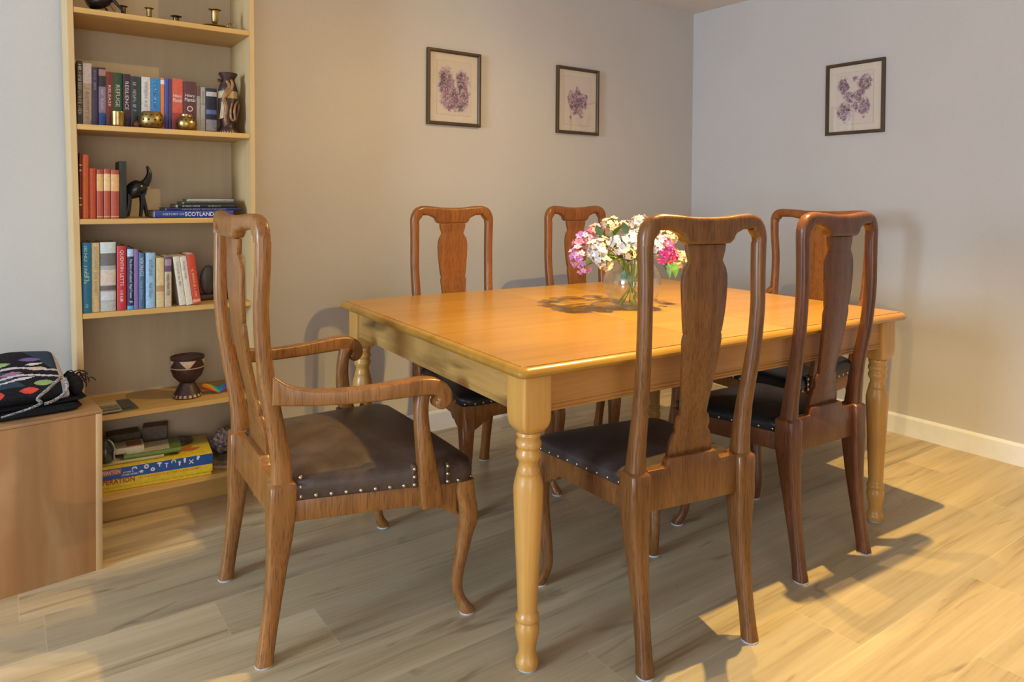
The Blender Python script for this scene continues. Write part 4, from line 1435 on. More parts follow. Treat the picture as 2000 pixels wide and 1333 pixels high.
for sy_ in (-1, 1):
    bm = outline_bm([(p.x, p.y) for p in catmull([(.056, .120, 0), (.070, .132, 0), (.082, .118, 0), (.086, .096, 0), (.078, .082, 0), (.070, .094, 0)], 4, True)], .004, .0012, 1, 'XZ')
    o = mesh_obj('ear', bm, ebony, t)
    o.location = (0, sy_ * .017, -.004)
    o.rotation_euler = (0, 0, -sy_ * .35)
    mesh_obj('tusk', tube_bm(catmull([(.082, sy_ * .007, .112), (.089, sy_ * .009, .106), (.095, sy_ * .009, .112)], 4), [.0022 * (1 - .7 * i / 8) for i in range(9)], 8), jc, t)
    for (x0, x1, r, zt_) in ((.024, .017 + .004 * sy_, .0092, .085), (.062, .073 + .012 * sy_, .0072, .105)):
        mesh_obj('elephant_leg', tube_bm(catmull([(x0, sy_ * .010, zt_), ((x0 + x1) / 2 + .003, sy_ * .012, zt_ * .5), (x1, sy_ * .012, .004)], 5), [r * 1.25 - r * .045 * i for i in range(11)], 10), ebony, t)

# carving at the right of the fourth shelf, behind the carver chair
t = thing('carved_ornament', 'dark oval carving with a brown leafy figure on the fourth shelf, behind the armchair', 'ornament', (.678, 2.925, z4))
box('plinth_block', -.085, .055, -.03, .03, 0, .022, jd, t, .003)
bm = lathe_bm([(0, -.012), (.026, -.011), (.040, -.006), (.043, 0), (.040, .006), (.026, .011), (0, .012)], 28)
o = mesh_obj('oval_shield', bm, plain('dark_grey_stone', (.05, .048, .046), .38, var=.2), t)
o.rotation_euler = (PI / 2, 0, 0)
o.scale = (.72, 1.32, 1)
o.location = (-.044, -.004, .076)
for i, (a, l) in enumerate(((.1, .12), (.35, .10), (.6, .08), (-.35, .12), (-.8, .09), (-.1, .15))):
    P = [(.016, 0, .02), (.016 + math.sin(a) * l * .4, -.006, .02 + math.cos(a) * l * .5), (.016 + math.sin(a + .3) * l * .7, -.002, .02 + math.cos(a) * l * .9), (.016 + math.sin(a + .5) * l * .8, .004, .02 + math.cos(a) * l * 1.15)]
    P = catmull(P, 5)
    mesh_obj('carved_leaf', tube_bm(P, [.004 + .011 * math.sin(PI * k / 16) if k < 15 else .0015 for k in range(16)], 8), plain('warm_brown_wood', (.20, .085, .03), .4, var=.3, scale=40), t)

# goblet, leaflets and rainbow fan on the fifth shelf
z5 = SH[4] + .0008
t = thing('carved_goblet', 'dark carved wooden goblet with cream triangles on the fifth shelf', 'goblet', (.552, 2.885, z5))
gd = plain('dark_carved_goblet_wood', (.040, .015, .014), .45, var=.35, scale=90)
lathe_obj('bowl', [(0, .052), (.026, .055), (.034, .062), (.050, .080), (.0578, .102), (.0590, .118)], gd, t, 36)
lathe_obj('inlay_line', [(.0586, .112), (.0600, .1125), (.0602, .115), (.0588, .1155)], jc, t, 36)
lathe_obj('upper_band', [(.0588, .1155), (.0594, .128), (.0580, .142), (.0585, .147), (.0592, .149)], gd, t, 36)
lathe_obj('rim', [(.0590, .1488), (.0600, .150), (.0600, .153), (.0580, .154), (.0555, .152), (.0545, .140), (.052, .105), (.03, .070), (0, .066)], gd, t, 36)
lathe_obj('foot', [(0, 0), (.050, 0), (.0515, .004), (.048, .012), (.040, .028), (.031, .045), (.026, .054), (.0262, .056), (0, .056)], gd, t, 36)
for a0 in (-.16, -1.55, 1.25, 2.6):
    bm = bmesh.new()
    rows = []
    for j in range(5):
        z = .117 + .026 * j / 4
        hw = .10 + .40 * j / 4
        r = .0598
        rows.append([bm.verts.new((r * math.sin(a0 + hw * k), -r * math.cos(a0 + hw * k), z)) for k in (-1, -.5, 0, .5, 1)])
    for r0, r1 in zip(rows, rows[1:]):
        for k in range(4):
            bm.faces.new((r0[k], r0[k + 1], r1[k + 1], r1[k]))
    mesh_obj('triangle_inlay', bm, jc, t, smooth=60)
for i in range(18):
    a = 2 * PI * i / 18
    bm = bmesh.new()
    vs = [bm.verts.new((r * math.sin(a + k), -r * math.cos(a + k), z)) for (r, k, z) in ((.0519, -.11, .0035), (.0519, .11, .0035), (.0478, .08, .0135), (.0478, -.08, .0135))]
    bm.faces.new(vs)
    mesh_obj('foot_inlay', bm, jc, t, smooth=0)

t = thing('rainbow_fan', 'small rainbow-coloured folded paper fan lying beside the goblet', 'fan', (.672, 2.885, z5))
fan = [(.60, .07, .02), (.64, .16, .02), (.66, .34, .03), (.45, .50, .05), (.02, .42, .52), (.02, .40, .66), (.06, .16, .60), (.22, .06, .50)]
for i, c in enumerate(fan):
    a0, a1 = math.radians(200 - 24 * i), math.radians(200 - 24 * (i + 1))
    bm = bmesh.new()
    zt_ = [.008 + .030 * abs(math.sin(.5 + .55 * i)), .008 + .030 * abs(math.sin(.5 + .55 * (i + 1)))]
    vs = []
    for zoff in (0, .002):
        vs.append([bm.verts.new(p) for p in ((-.012, -.03, .001 + zoff), (-.012 + .062 * math.cos(a0), -.03 + .062 * abs(math.sin(a0)) * .9, zt_[0] + zoff), (-.012 + .062 * math.cos(a1), -.03 + .062 * abs(math.sin(a1)) * .9, zt_[1] + zoff))])
    bm.faces.new(vs[0][::-1])
    bm.faces.new(vs[1])
    for k in range(3):
        bm.faces.new((vs[0][k], vs[0][(k + 1) % 3], vs[1][(k + 1) % 3], vs[1][k]))
    mesh_obj('fan_leaf', bm, colmat(c, .45), t, smooth=0)


def paper(name, label, cat, x, y, z, w, d, h, rz, col, extra=(), group=None):
    t = thing(name, label, cat, (x, y, z), rz, group)
    box('sheets', -w / 2, w / 2, -d / 2, d / 2, 0, h, col, t, bevel=.0004)
    for (nm, x0, x1, y0, y1, c) in extra:
        box(nm, x0, x1, y0, y1, h - .0002, h + .0004, c, t, bevel=0)
    return t


lf = 'leaflets on the fifth shelf'
paper('leaflet', 'dark green leaflet lying on the fifth shelf beside the chest', 'leaflet', .298, 2.880, z5, .145, .150, .004, .10, colmat((.075, .085, .06)), [('picture_band', -.06, .068, -.070, .05, colmat((.055, .065, .045))), ('stripe', -.07, .05, -.062, -.056, colmat((.30, .28, .20)))], lf)
paper('leaflet', 'grey-striped leaflet under the cream card on the fifth shelf', 'leaflet', .270, 2.868, z5 + .0046, .10, .150, .006, .04, colmat((.26, .25, .20)), [('stripe', -.045, .045, -.070, -.050, colmat((.10, .11, .08))), ('stripe', -.045, .045, -.035, -.020, colmat((.12, .12, .09)))], lf)
paper('card', 'cream card on top of the leaflets on the fifth shelf', 'card', .268, 2.905, z5 + .0112, .095, .070, .003, .06, colmat((.48, .38, .20)), [], lf)

# ------------------------------------------------------------------ bottom shelf
z6 = SH[5] + .0008
yel, blu = colmat((.70, .56, .04), .35), colmat((.012, .075, .38), .3)
op_red = plain('print_red', (.30, .04, .05), .4)
op_wht = plain('print_white', (.70, .72, .76), .4)
op_org = plain('print_orange', (.62, .17, .02), .4)
ORZ = -.105
OX, OY = .4335, 2.924
t = thing('board_game_box', 'yellow and blue board game box with white icons, on the bottom shelf', 'game box', (OX, OY, z6), ORZ)
box('box_base', -.196, .196, -.112, .112, 0, .030, yel, t, .0015)
box('box_lid', -.200, .200, -.116, .116, .014, .082, yel, t, .0015)
box('blue_band', -.2003, .2003, -.1166, .1160, .042, .0805, blu, t, bevel=0)
fy = -.1172
box('red_label', -.17, -.100, -.1170, -.116, .057, .078, plain('label_red', (.34, .10, .09), .4), t, bevel=0)
lettering(t, 'OPERATION', (-.135, fy, .0675), .064, .013, op_wht, name='lettering')
scrawl(t, 31, (-.078, fy, .061), .040, .0055, op_wht)
scrawl(t, 32, (-.072, fy, .052), .056, .0055, op_wht)
lettering(t, 'OPERATION', (-.116, -.1172, .034), .118, .018, op_red, bold=.02)
lettering(t, 'BE THE DOCTOR IN THIS CLASSIC GAME!', (.058, -.1165, .034), .200, .0085, op_org, bold=.01)


def icon(cx, cz, polys):
    bm = bmesh.new()
    for k, P in enumerate(polys):
        vs = [bm.verts.new((cx + x * .0095, fy - .00002 * k, cz + z * .0095)) for x, z in P]
        bm.faces.new(vs)
    mesh_obj('white_icon', bm, op_wht, t, smooth=0)


def circ(r, cx=0, cz=0, n=14):
    return [(cx + r * math.cos(2 * PI * i / n), cz + r * math.sin(2 * PI * i / n)) for i in range(n)]


def ringp(r0, r1, n=14, a0=0, a1=2 * PI):
    out = []
    for i in range(n):
        p, q = a0 + (a1 - a0) * i / n, a0 + (a1 - a0) * (i + 1) / n
        out.append([(r0 * math.cos(p), r0 * math.sin(p)), (r1 * math.cos(p), r1 * math.sin(p)), (r1 * math.cos(q), r1 * math.sin(q)), (r0 * math.cos(q), r0 * math.sin(q))])
    return out


icon(-.058, .072, [[(-1, -.6), (-.75, .2), (-.4, .6), (0, .2), (.4, .6), (.8, .2), (1, -.6), (.6, -.5), (.35, .0), (0, -.25), (-.35, .0), (-.6, -.5)]])
icon(-.036, .056, [circ(.5), [(-.9, .1), (.9, .1), (.6, -.2), (-.6, -.2)], [(-.6, -.8), (-.2, -.2), (.2, -.2), (.6, -.8), (0, -.4)]])
icon(-.020, .0705, ringp(.35, .85))
icon(.0, .0565, ringp(.25, .75))
icon(.022, .0705, [[(-.9, .2), (-.6, .8), (.6, .8), (.9, .2), (.3, .1), (.2, -.9), (-.2, -.9), (-.3, .1)]])
icon(.045, .0625, [[(-.6, .9), (.6, .9), (.6, .6), (.2, .5), (.15, -.9), (-.15, -.9), (-.2, .5), (-.6, .6)]])
icon(.068, .0715, ringp(.5, .85, 12, -.6, PI + .6))
icon(.088, .0625, [circ(.45, 0, .4), [(-.3, .2), (.3, .2), (.2, -.9), (-.3, -.9)]])
icon(.105, .0705, [[(-.35, .9), (.35, .9), (.4, .1), (.2, -1), (-.2, -1), (-.4, .1)]])
icon(.127, .0615, [[(-.9, .8), (-.6, .9), (.9, -.7), (.6, -.9)], [(.9, .8), (.6, .9), (-.9, -.7), (-.6, -.9)]])
icon(.150, .0715, [circ(.55, .1, .3), [(-.5, .5), (.3, .1), (.1, -.9), (-.5, -.6)]])
bm = outline_bm([(p.x, p.y) for p in catmull([(.055, -.06, 0), (.09, -.07, 0), (.10, -.05, 0), (.135, -.06, 0), (.165, -.03, 0), (.135, -.02, 0), (.14, .0, 0), (.10, -.01, 0), (.08, -.03, 0)], 4, True)], .0006, 0, 1, 'XY')
mesh_obj('splash_print', bm, op_org, t, smooth=0).location = (0, 0, .0824)


def flat_thing(name, label, cat, x0, x1, y0, y1, z0, z1, col, rz=0.0, extra=(), group=None, parts=('body',)):
    t = thing(name, label, cat, ((x0 + x1) / 2, (y0 + y1) / 2, z0), rz, group)
    w, d, h = (x1 - x0) / 2, (y1 - y0) / 2, z1 - z0
    box(parts[0], -w, w, -d, d, 0, h, col, t, .0012)
    for (nm, a, b, c, e_, z_, zz_, cm) in extra:
        box(nm, a, b, c, e_, z_, zz_, cm, t, bevel=0)
    return t


zt6 = z6 + .0836
GB = 'boxes and books piled on the game box'
flat_book('pale cream magazine lying on the left of the game box', .255, .470, 2.842, 2.985, zt6, zt6 + .011, (.46, .40, .24), [], -.10, GB, cat='magazine', name='magazine')
flat_book('green and white picture book lying on the game box', .340, .528, 2.836, 2.97, zt6 + .0113, zt6 + .027, (.12, .21, .045), [], -.10, GB)
box('cover_picture', -.085, .055, -.055, .05, .0157, .0163, colmat((.58, .54, .44)), bpy.data.objects['book.%03d' % max(int(o.name[5:]) for o in COL.objects if o.name.startswith('book.'))], bevel=0)
flat_thing('card_box', 'small white card box lying on the cream magazine', 'box', .312, .405, 2.868, 2.955, zt6 + .0275, zt6 + .047, colmat((.55, .52, .42)), -.06, [('lid_print', -.01, .04, -.03, .03, .0195, .0201, colmat((.30, .10, .06)))], GB, ('carton',))
flat_thing('brown_carton', 'dark brown square carton at the back of the pile, left one', 'box', .30, .405, 2.985, 3.055, zt6 + .001, zt6 + .064, plain('brown_card_dark', (.11, .085, .05), .7, var=.15), 0, [], GB, ('carton',))
flat_thing('brown_carton', 'taupe carton tilted at the back of the pile, right one', 'box', .420, .505, 2.990, 3.05, zt6 + .001, zt6 + .072, plain('taupe_card', (.15, .11, .085), .7, var=.15), -.2, [], GB, ('carton',))
t = thing('wooden_disc', 'dark round wooden coaster lying at the back of the game box', 'coaster', (.545, 2.975, z6 + .0836))
lathe_obj('disc', [(0, 0), (.042, 0), (.044, .003), (.043, .009), (.036, .0115), (.030, .0095), (0, .0095)], plain('dark_walnut_disc', (.075, .040, .025), .4, var=.3, scale=40), t)
lathe_obj('raised_rim', [(.016, .0094), (.0215, .0094), (.021, .0115), (.0165, .0115)], plain('worn_walnut_rim', (.14, .085, .06), .45, var=.3), t)

# dark glass piece at the left of the bottom shelf
t = thing('glass_ornament', 'dark swirled glass ornament at the left of the bottom shelf', 'ornament', (.278, 2.862, zt6 + .0114))
dg = plain('dark_swirled_glass', (.035, .038, .042), .14, var=.7, scale=45)
lathe_obj('glass_body', [(0, 0), (.020, 0), (.027, .008), (.029, .030), (.026, .052), (.017, .068), (.012, .078), (.014, .086), (.010, .089), (0, .088)], dg, t)
P = catmull([(.008, -.014, .083), (.020, -.02, .070), (.027, -.022, .048), (.024, -.024, .026), (.029, -.02, .008)], 5)
mesh_obj('glass_trail', tube_bm(P, .0028, 8), plain('grey_white_glass', (.30, .30, .31), .2, var=.3), t)

# geode on a rough slab
t = thing('wooden_slab', 'flat rough-edged bark slab on the bottom shelf under the geode', 'slab', (.682, 2.895, z6))
rnd = random.Random(3)
P = []
for i in range(18):
    a = 2 * PI * i / 18
    P.append((.064 * math.cos(a) * (1 + .08 * rnd.uniform(-1, 1)), .085 * math.sin(a) * (1 + .07 * rnd.uniform(-1, 1)), 0))
P = [(p.x, p.y) for p in catmull(P, 3, True)]
mesh_obj('slab_top', outline_bm(P, .018, .003, 2, 'XY'), plain('weathered_wood_slab', (.15, .105, .055), .6, var=.35, scale=25), t).location = (0, 0, .024)
mesh_obj('bark_edge', outline_bm([(x * .985, y * .985) for x, y in P], .015, .003, 2, 'XY'), plain('pinkish_bark', (.33, .21, .14), .8, var=.3, scale=60), t).location = (0, 0, .0076)
t = thing('geode', 'grey and purple crystal geode standing on the bark slab', 'geode', (.690, 2.915, z6 + .0332))
bm = bmesh.new()
bmesh.ops.create_icosphere(bm, subdivisions=4, radius=1.0)
for v in bm.verts:
    n_ = v.co.normalized()
    k = 1 + .13 * math.sin(7 * n_.x + 3 * n_.z) * math.cos(6 * n_.y + 2) + .07 * math.sin(17 * n_.z + 11 * n_.x)
    z = n_.z
    v.co = Vector((n_.x * .046 * k * (1 - .30 * max(0, z)), n_.y * .034 * k, .048 + z * .050 * k))
    v.co.z = max(0.0, v.co.z)
mesh_obj('rock_shell', bm, plain('lilac_grey_rock', (.22, .17, .18), .45, var=.6, scale=70, bump=.6), t, smooth=50)
for i in range(26):
    a, b = rnd.uniform(-1.0, 1.0), rnd.uniform(-.8, .9)
    n = Vector((math.sin(a) * math.cos(b), -math.cos(a) * math.cos(b), math.sin(b))).normalized()
    c = Vector((n.x * .043 * (1 - .3 * max(0, n.z)), n.y * .033, .048 + n.z * .046))
    r, l = rnd.uniform(.003, .006), rnd.uniform(.006, .011)
    bm = rings_bm([[Vector((r * math.cos(k * PI / 3), r * math.sin(k * PI / 3), z)) for k in range(6)] for z in (-.004, l * .6)] + [[Vector((r * .12 * math.cos(k * PI / 3), r * .12 * math.sin(k * PI / 3), l)) for k in range(6)]])
    o = mesh_obj('crystal', bm, plain('quartz_%d' % (i % 3), ((.30, .26, .32), (.16, .10, .14), (.42, .38, .42))[i % 3], .2, var=.2), t, smooth=0)
    o.location = c
    o.rotation_euler = n.to_track_quat('Z', 'Y').to_euler()

# ------------------------------------------------------------------ chest with folded textiles
ply = wood('worn_plywood_front', (.32, .155, .058), (.45, .25, .112), 'Z', .22, .55, patch=((.47, .29, .15), 5.0))
ply_e = wood('plywood_edge', (.46, .29, .14), (.58, .39, .205), 'Z', .8, .5)
ply_t = wood('worn_plywood_top', (.34, .19, .088), (.48, .29, .15), 'X', .5, .5)
chest = thing('wooden_chest', 'plain plywood chest at the left edge, with folded black textiles on top', 'chest', (.236, 2.508, 0), .118)
box('side_panel', -.018, 0, 0, .245, 0, .487, ply_e, chest, .0015)
box('side_panel', -.86, -.842, 0, .245, 0, .487, ply_e, chest, .0015)
box('front_panel', -.8418, -.0182, .0015, .018, .0, .4868, ply, chest, .001)
box('back_panel', -.8418, -.0182, .227, .244, .0, .4868, ply_e, chest, .001)
box('chest_top', -.862, .001, -.001, .246, .4872, .497, ply_t, chest, .002)

blk = plain('black_wool_cloth', (.012, .012, .015), .95, var=.4, scale=220, spec=.2, bump=.3)
edge_w = plain('lilac_white_trim', (.50, .46, .52), .8, var=.15, scale=160)
tex = [blk, edge_w, colmat((.25, .36, .13), .9), colmat((.60, .38, .16), .9), colmat((.62, .055, .03), .9), colmat((.16, .09, .30), .9), colmat((.26, .12, .22), .9), colmat((.55, .56, .60), .9), colmat((.018, .035, .06), .95)]
cloth = thing('patterned_blanket', 'folded black blanket with coloured leaf pattern and white wavy lines on the chest', 'blanket', (.0, 2.52, .4975), .118)
cross = [(0.030, .038), (0.012, .050), (.006, .066), (.016, .082), (.040, .096), (.080, .118), (.125, .142), (.165, .158), (.192, .163), (.207, .155), (.213, .120), (.214, .070), (.213, .038)]
cp = [(p.x, p.y) for p in catmull([(a, b, 0) for a, b in cross], 16)]
NU = 300
bm = bmesh.new()
grid = []
X0, X1 = -.42, .155
for i in range(NU + 1):
    u = i / NU
    x = X0 + (X1 - X0) * u
    k = 1.0
    if x > X1 - .035:
        q_ = (x - (X1 - .035)) / .035
        k = math.sqrt(max(0, 1 - q_ ** 2.4 * .55))
        if i == NU:
            k *= .93
    sag = .006 * math.sin(9 * x) + .004 * math.sin(23 * x + 1)
    col_ = []
    for j, (yy, zz_) in enumerate(cp):
        z = .038 + (zz_ - .038) * k * (1 + .0 * u) + sag * (zz_ - .038) / .12 - .010 * max(0, (x - .02) / .115) * ((zz_ - .038) / .16)
        col_.append(bm.verts.new((x, yy + (1 - k) * .02, z)))
    grid.append(col_)


def leaf(x, w, cx, cw, L, Wd, ang=0.0):
    dx, dw = x - cx, w - cw
    a = dx * math.cos(ang) + dw * math.sin(ang)
    b = -dx * math.sin(ang) + dw * math.cos(ang)
    if abs(a) > L:
        return False
    return abs(b) < Wd * (1 - (a / L) ** 2)


arc = [0.0]
for a, b in zip(cp, cp[1:]):
    arc.append(arc[-1] + math.hypot(b[0] - a[0], b[1] - a[1]))
for i in range(NU):
    for j in range(len(cp) - 1):
        f = bm.faces.new((grid[i][j], grid[i + 1][j], grid[i + 1][j + 1], grid[i][j + 1]))
        x, w = X0 + (X1 - X0) * (i + .5) / NU, (arc[j] + arc[j + 1]) / 2
        mi = 0
        if x > X1 - .020:
            mi = 1
        elif abs(w - (.150 + .010 * math.sin(26 * x + 1.2))) < .0040 or abs(w - (.112 + .010 * math.sin(26 * x + .8) + .05 * max(0, x))) < .0042 or (abs(w - (.086 + .16 * max(0, x + .09))) < .0032 and x < .05):
            mi = 1
        elif leaf(x, w, -.015, .182, .034, .011) or leaf(x, w, -.070, .130, .036, .011, -.1) or leaf(x, w, .092, .082, .027, .013):
            mi = 2
        elif leaf(x, w, .082, .150, .026, .009):
            mi = 3
        elif leaf(x, w, -.026, .052, .018, .014) or leaf(x, w, .052, .056, .025, .011):
            mi = 4
        elif leaf(x, w, .070, .196, .030, .010):
            mi = 5
        elif leaf(x, w, .015, .134, .030, .009, .1) or leaf(x, w, -.13, .17, .03, .01):
            mi = 6
        elif leaf(x, w, .040, .108, .034, .006, .15) or leaf(x, w, .078, .172, .024, .006, .15):
            mi = 7
        elif w > .075 and math.sin(30 * x + 20 * w) > .3:
            mi = 8
        f.material_index = mi
bm.faces.new([v for v in grid[-1]])
bm.faces.new([v for v in grid[0]][::-1])
bm.faces.new([g[0] for g in grid][::-1] + [g[-1] for g in grid]) if False else None
mesh_obj('folded_cloth', bm, tex, cloth, smooth=60)
# rolled strap and the end tassels
P = catmull([(.140, .052, .098), (.100, .010, .078), (.070, -.006, .058), (.078, -.010, .044), (.050, -.014, .034), (.010, -.014, .026), (-.020, -.012, .020)], 6)
mesh_obj('knotted_cord', tube_bm(P, [.0055 * (1 - .5 * i / 36) for i in range(37)], 10), plain('flecked_grey_cord', (.22, .21, .215), .9, var=.9, scale=260), cloth)
P = catmull([(.146, .03, .10), (.148, .004, .078), (.134, -.006, .058), (.108, -.010, .044), (.086, -.012, .040)], 6)
mesh_obj('knotted_cord', tube_bm(P, .0046, 10), plain('flecked_grey_cord', (.22, .21, .215), .9, var=.9, scale=260), cloth)

under = thing('black_blanket', 'plain black folded blanket under the patterned one, on the chest', 'blanket', (.0, 2.52, .4975), .118)
for k, (x1, y0, y1, za, zb, nm) in enumerate(((.190, .000, .222, .0005, .020, 'lower_fold'), (.208, .030, .224, .0190, .0375, 'upper_fold'))):
    rings = []
    n = 40
    for i in range(n + 1):
        x = -.42 + (x1 + .42) * i / n
        e_ = max(0, (x - x1 + .03) / .03)
        s_ = math.sqrt(max(.0, 1 - e_ ** 2 * .98))
        zc, hh = (za + zb) / 2, (zb - za) / 2 * (1 + .25 * math.sin(14 * x + k)) * s_
        hh = max(hh, .001)
        rr = []
        for q_ in range(20):
            a = 2 * PI * q_ / 20
            cy_, ry = (y0 + y1) / 2, (y1 - y0) / 2 * (1 - .15 * e_ ** 2)
            c_, s2 = math.cos(a), math.sin(a)
            rr.append((x, cy_ + ry * math.copysign(abs(c_) ** .45, c_), min(max(zc + hh * math.copysign(abs(s2) ** .8, s2), za), zb)))
        rings.append(rr)
    mesh_obj(nm, rings_bm(rings), blk, under, smooth=60)
# a puffed roll at the right end
rings = []
for i in range(19):
    a = PI * i / 18
    y = .118 - .086 * math.cos(a)
    r = .030 * max(.12, math.sin(a)) ** .6
    rings.append([(.182 + r * .82 * math.cos(2 * PI * k / 18), y, .0385 + r * .5 + r * (.9 + .1 * math.sin(3 * a)) * math.sin(2 * PI * k / 18) + (r - .030) * -.2 + .010) for k in range(18)])
mesh_obj('end_roll', rings_bm(rings), blk, under, smooth=60)
rnd = random.Random(5)
for i in range(22):
    x, y = .168 + rnd.uniform(0, .045), .05 + rnd.uniform(0, .15)
    z = .082 + rnd.uniform(-.01, .004)
    dx, dz = rnd.uniform(.004, .026), rnd.uniform(-.035, .012)
    P = catmull([(x - .01, y, z - .004), (x + dx * .4, y - .004, z + .008), (x + dx, y - .006, z + dz)], 4)
    mesh_obj('tassel', tube_bm(P, .0013, 6), blk, under)

# ------------------------------------------------------------------ vase and flowers
VX, VY, VZ = 1.872, 1.862, TT
glass_m = thin_glass('clear_vase_glass', (.955, .97, .955), 1.0)
vase = thing('glass_vase', 'round clear glass vase holding cut flowers on the table', 'vase', (VX, VY, VZ + .0005))
vp = [(0, 0), (.050, 0), (.056, .002), (.066, .010), (.086, .030), (.1005, .055), (.1065, .084), (.1045, .108), (.096, .132), (.084, .151), (.0765, .164), (.0755, .172), (.0775, .178), (.0765, .1795), (.074, .178), (.0725, .171), (.0735, .163),
      (.081, .150), (.093, .131), (.1012, .108), (.1032, .084), (.0972, .056), (.083, .033), (.062, .014), (.05, .009), (0, .008)]
mesh_obj('vase_glass', lathe_bm(vp, 56), glass_m, vase, smooth=60)

PINK = {
    'magenta': ((.62, .09, .36), (.70, .20, .52), (.45, .02, .16)),
    'violet': ((.66, .25, .60), (.72, .40, .68), (.50, .05, .25)),
    'coral': ((.74, .20, .34), (.74, .32, .40), (.55, .05, .12)),
    'blush': ((.70, .50, .51), (.70, .62, .60), (.62, .22, .32)),
    'white': ((.66, .68, .74), (.62, .65, .74), (.55, .52, .30)),
    'cream': ((.70, .62, .46), (.68, .50, .37), (.48, .42, .12)),
    'hot': ((.66, .05, .26), (.76, .26, .50), (.40, .0, .10)),
}
stem_m = plain('flower_stem_green', (.20, .27, .07), .5, var=.3, scale=60)
leaf_m = plain('flower_leaf_green', (.10, .24, .05), .45, var=.35, scale=40)
leaf_b = plain('bluish_leaf_green', (.11, .23, .14), .45, var=.25, scale=40)
bud_m = plain('yellow_green_bud', (.42, .42, .10), .6, var=.3, scale=80)


def petal_mat(c):
    nm = 'petal_%02d_%02d_%02d' % tuple(int(v * 99) for v in c)
    if nm in MATS:
        return MATS[nm]
    m = plain(nm, c, .6, var=.08, scale=120, spec=.3)
    b = [n for n in m.node_tree.nodes if n.type == 'BSDF_PRINCIPLED'][0]
    b.inputs['Subsurface Weight'].default_value = .15
    b.inputs['Subsurface Radius'].default_value = (.004, .003, .003)
    return m


def floret(bm, c, n, r, rnd, mi):
    n = n.normalized()
    a = n.orthogonal().normalized()
    b = n.cross(a)
    ph = rnd.uniform(0, 6)
    cup = rnd.uniform(-.10, .45)
    for k in range(5):
        t = ph + 2 * PI * k / 5
        d = a * math.cos(t) + b * math.sin(t)
        s = n.cross(d)
        base = bm.verts.new(c)
        l = bm.verts.new(c + d * r * .60 + s * r * .43 + n * r * (cup * .6 + .05))
        rr = bm.verts.new(c + d * r * .60 - s * r * .43 + n * r * (cup * .6 + .05))
        m = bm.verts.new(c + d * r * .66 + n * r * (cup * .6 - .05))
        t1 = bm.verts.new(c + d * r * 1.02 + s * r * .22 + n * r * cup)
        t2 = bm.verts.new(c + d * r * 1.02 - s * r * .22 + n * r * cup)
        for f in ((base, l, m), (base, m, rr), (l, t1, m), (m, t2, rr), (m, t1, t2)):
            bm.faces.new(f).material_index = mi if rnd.random() < .8 else 1 - mi
    # eye
    eye = [bm.verts.new(c + n * r * .10 + (a * math.cos(q) + b * math.sin(q)) * r * .13) for q in (0, 1.26, 2.51, 3.77, 5.03)]
    bm.faces.new(eye).material_index = 2


def flower(label, dx, dy, z, R, kind, seed, lean=(0, 0, 1), n=20, fr=.0135, leaves=(), buds=4):
    """cluster-headed stem; dx, dy offsets of the head from the vase axis, z absolute height of the head centre"""
    rnd = random.Random(seed)
    t = thing('flower_stem', label, 'flower', (VX, VY, VZ + .012), 0, 'cut flowers in the vase')
    head = Vector((dx, dy, z - VZ - .012))
    hd = Vector((dx, dy, 0))
    hl = max(hd.length, 1e-4)
    u = hd / hl
    foot = -u * .044 + Vector((rnd.uniform(-.012, .012), rnd.uniform(-.012, .012), .0))
    mouth = u * min(.058, hl * .60) + Vector((0, 0, .165))
    P = catmull([foot, foot.lerp(mouth, .5) + Vector((0, 0, -.004)), mouth, mouth.lerp(head, .55) + Vector((0, 0, .012)), head - Vector(lean).normalized() * R * .5], 5)
    mesh_obj('stem', tube_bm(P, .0028, 7), stem_m, t)
    ln = Vector(lean).normalized()
    bm = bmesh.new()
    core = head - ln * R * .35
    for i in range(n):
        k = (i + .5) / n
        ph = math.acos(1 - k * 1.25)
        th = i * 2.399963 + rnd.uniform(-.2, .2)
        a = ln.orthogonal().normalized()
        b = ln.cross(a)
        nn = (ln * math.cos(ph) + (a * math.cos(th) + b * math.sin(th)) * math.sin(ph)).normalized()
        p = core + nn * R * rnd.uniform(.80, 1.08)
        nj = (nn + Vector((rnd.uniform(-.3, .3), rnd.uniform(-.3, .3), rnd.uniform(-.1, .3)))).normalized()
        floret(bm, p, nj, fr * rnd.uniform(.80, 1.2), rnd, 0 if rnd.random() < .6 else 1)
    cs = PINK[kind]
    o = mesh_obj('bloom', bm, [petal_mat(c) for c in cs], t, smooth=0, normals=False)
    bm = bmesh.new()
    tmp = bmesh.new()
    for i in range(10 + buds):
        th, ph = rnd.uniform(0, 6.28), rnd.uniform(.6, 1.9)
        a = ln.orthogonal().normalized()
        b = ln.cross(a)
        nn = (ln * math.cos(ph) + (a * math.cos(th) + b * math.sin(th)) * math.sin(ph)).normalized()
        p0, p1 = core - ln * R * .35, core + nn * R * .93
        t2 = tube_bm([p0, p0.lerp(p1, .5) - ln * R * .06, p1], [.0010, .0010, .0022], 5)
        me = bpy.data.meshes.new('tmp')
        t2.to_mesh(me)
        t2.free()
        bm.from_mesh(me)
        bpy.data.meshes.remove(me)
    tmp.free()
    mesh_obj('calyx', bm, bud_m, t)
    for (lx_, ly_, lz_, L_, ang, mt) in leaves:
        leaf_obj(t, Vector((lx_, ly_, lz_ - VZ - .012)), L_, ang, mt)
    return t


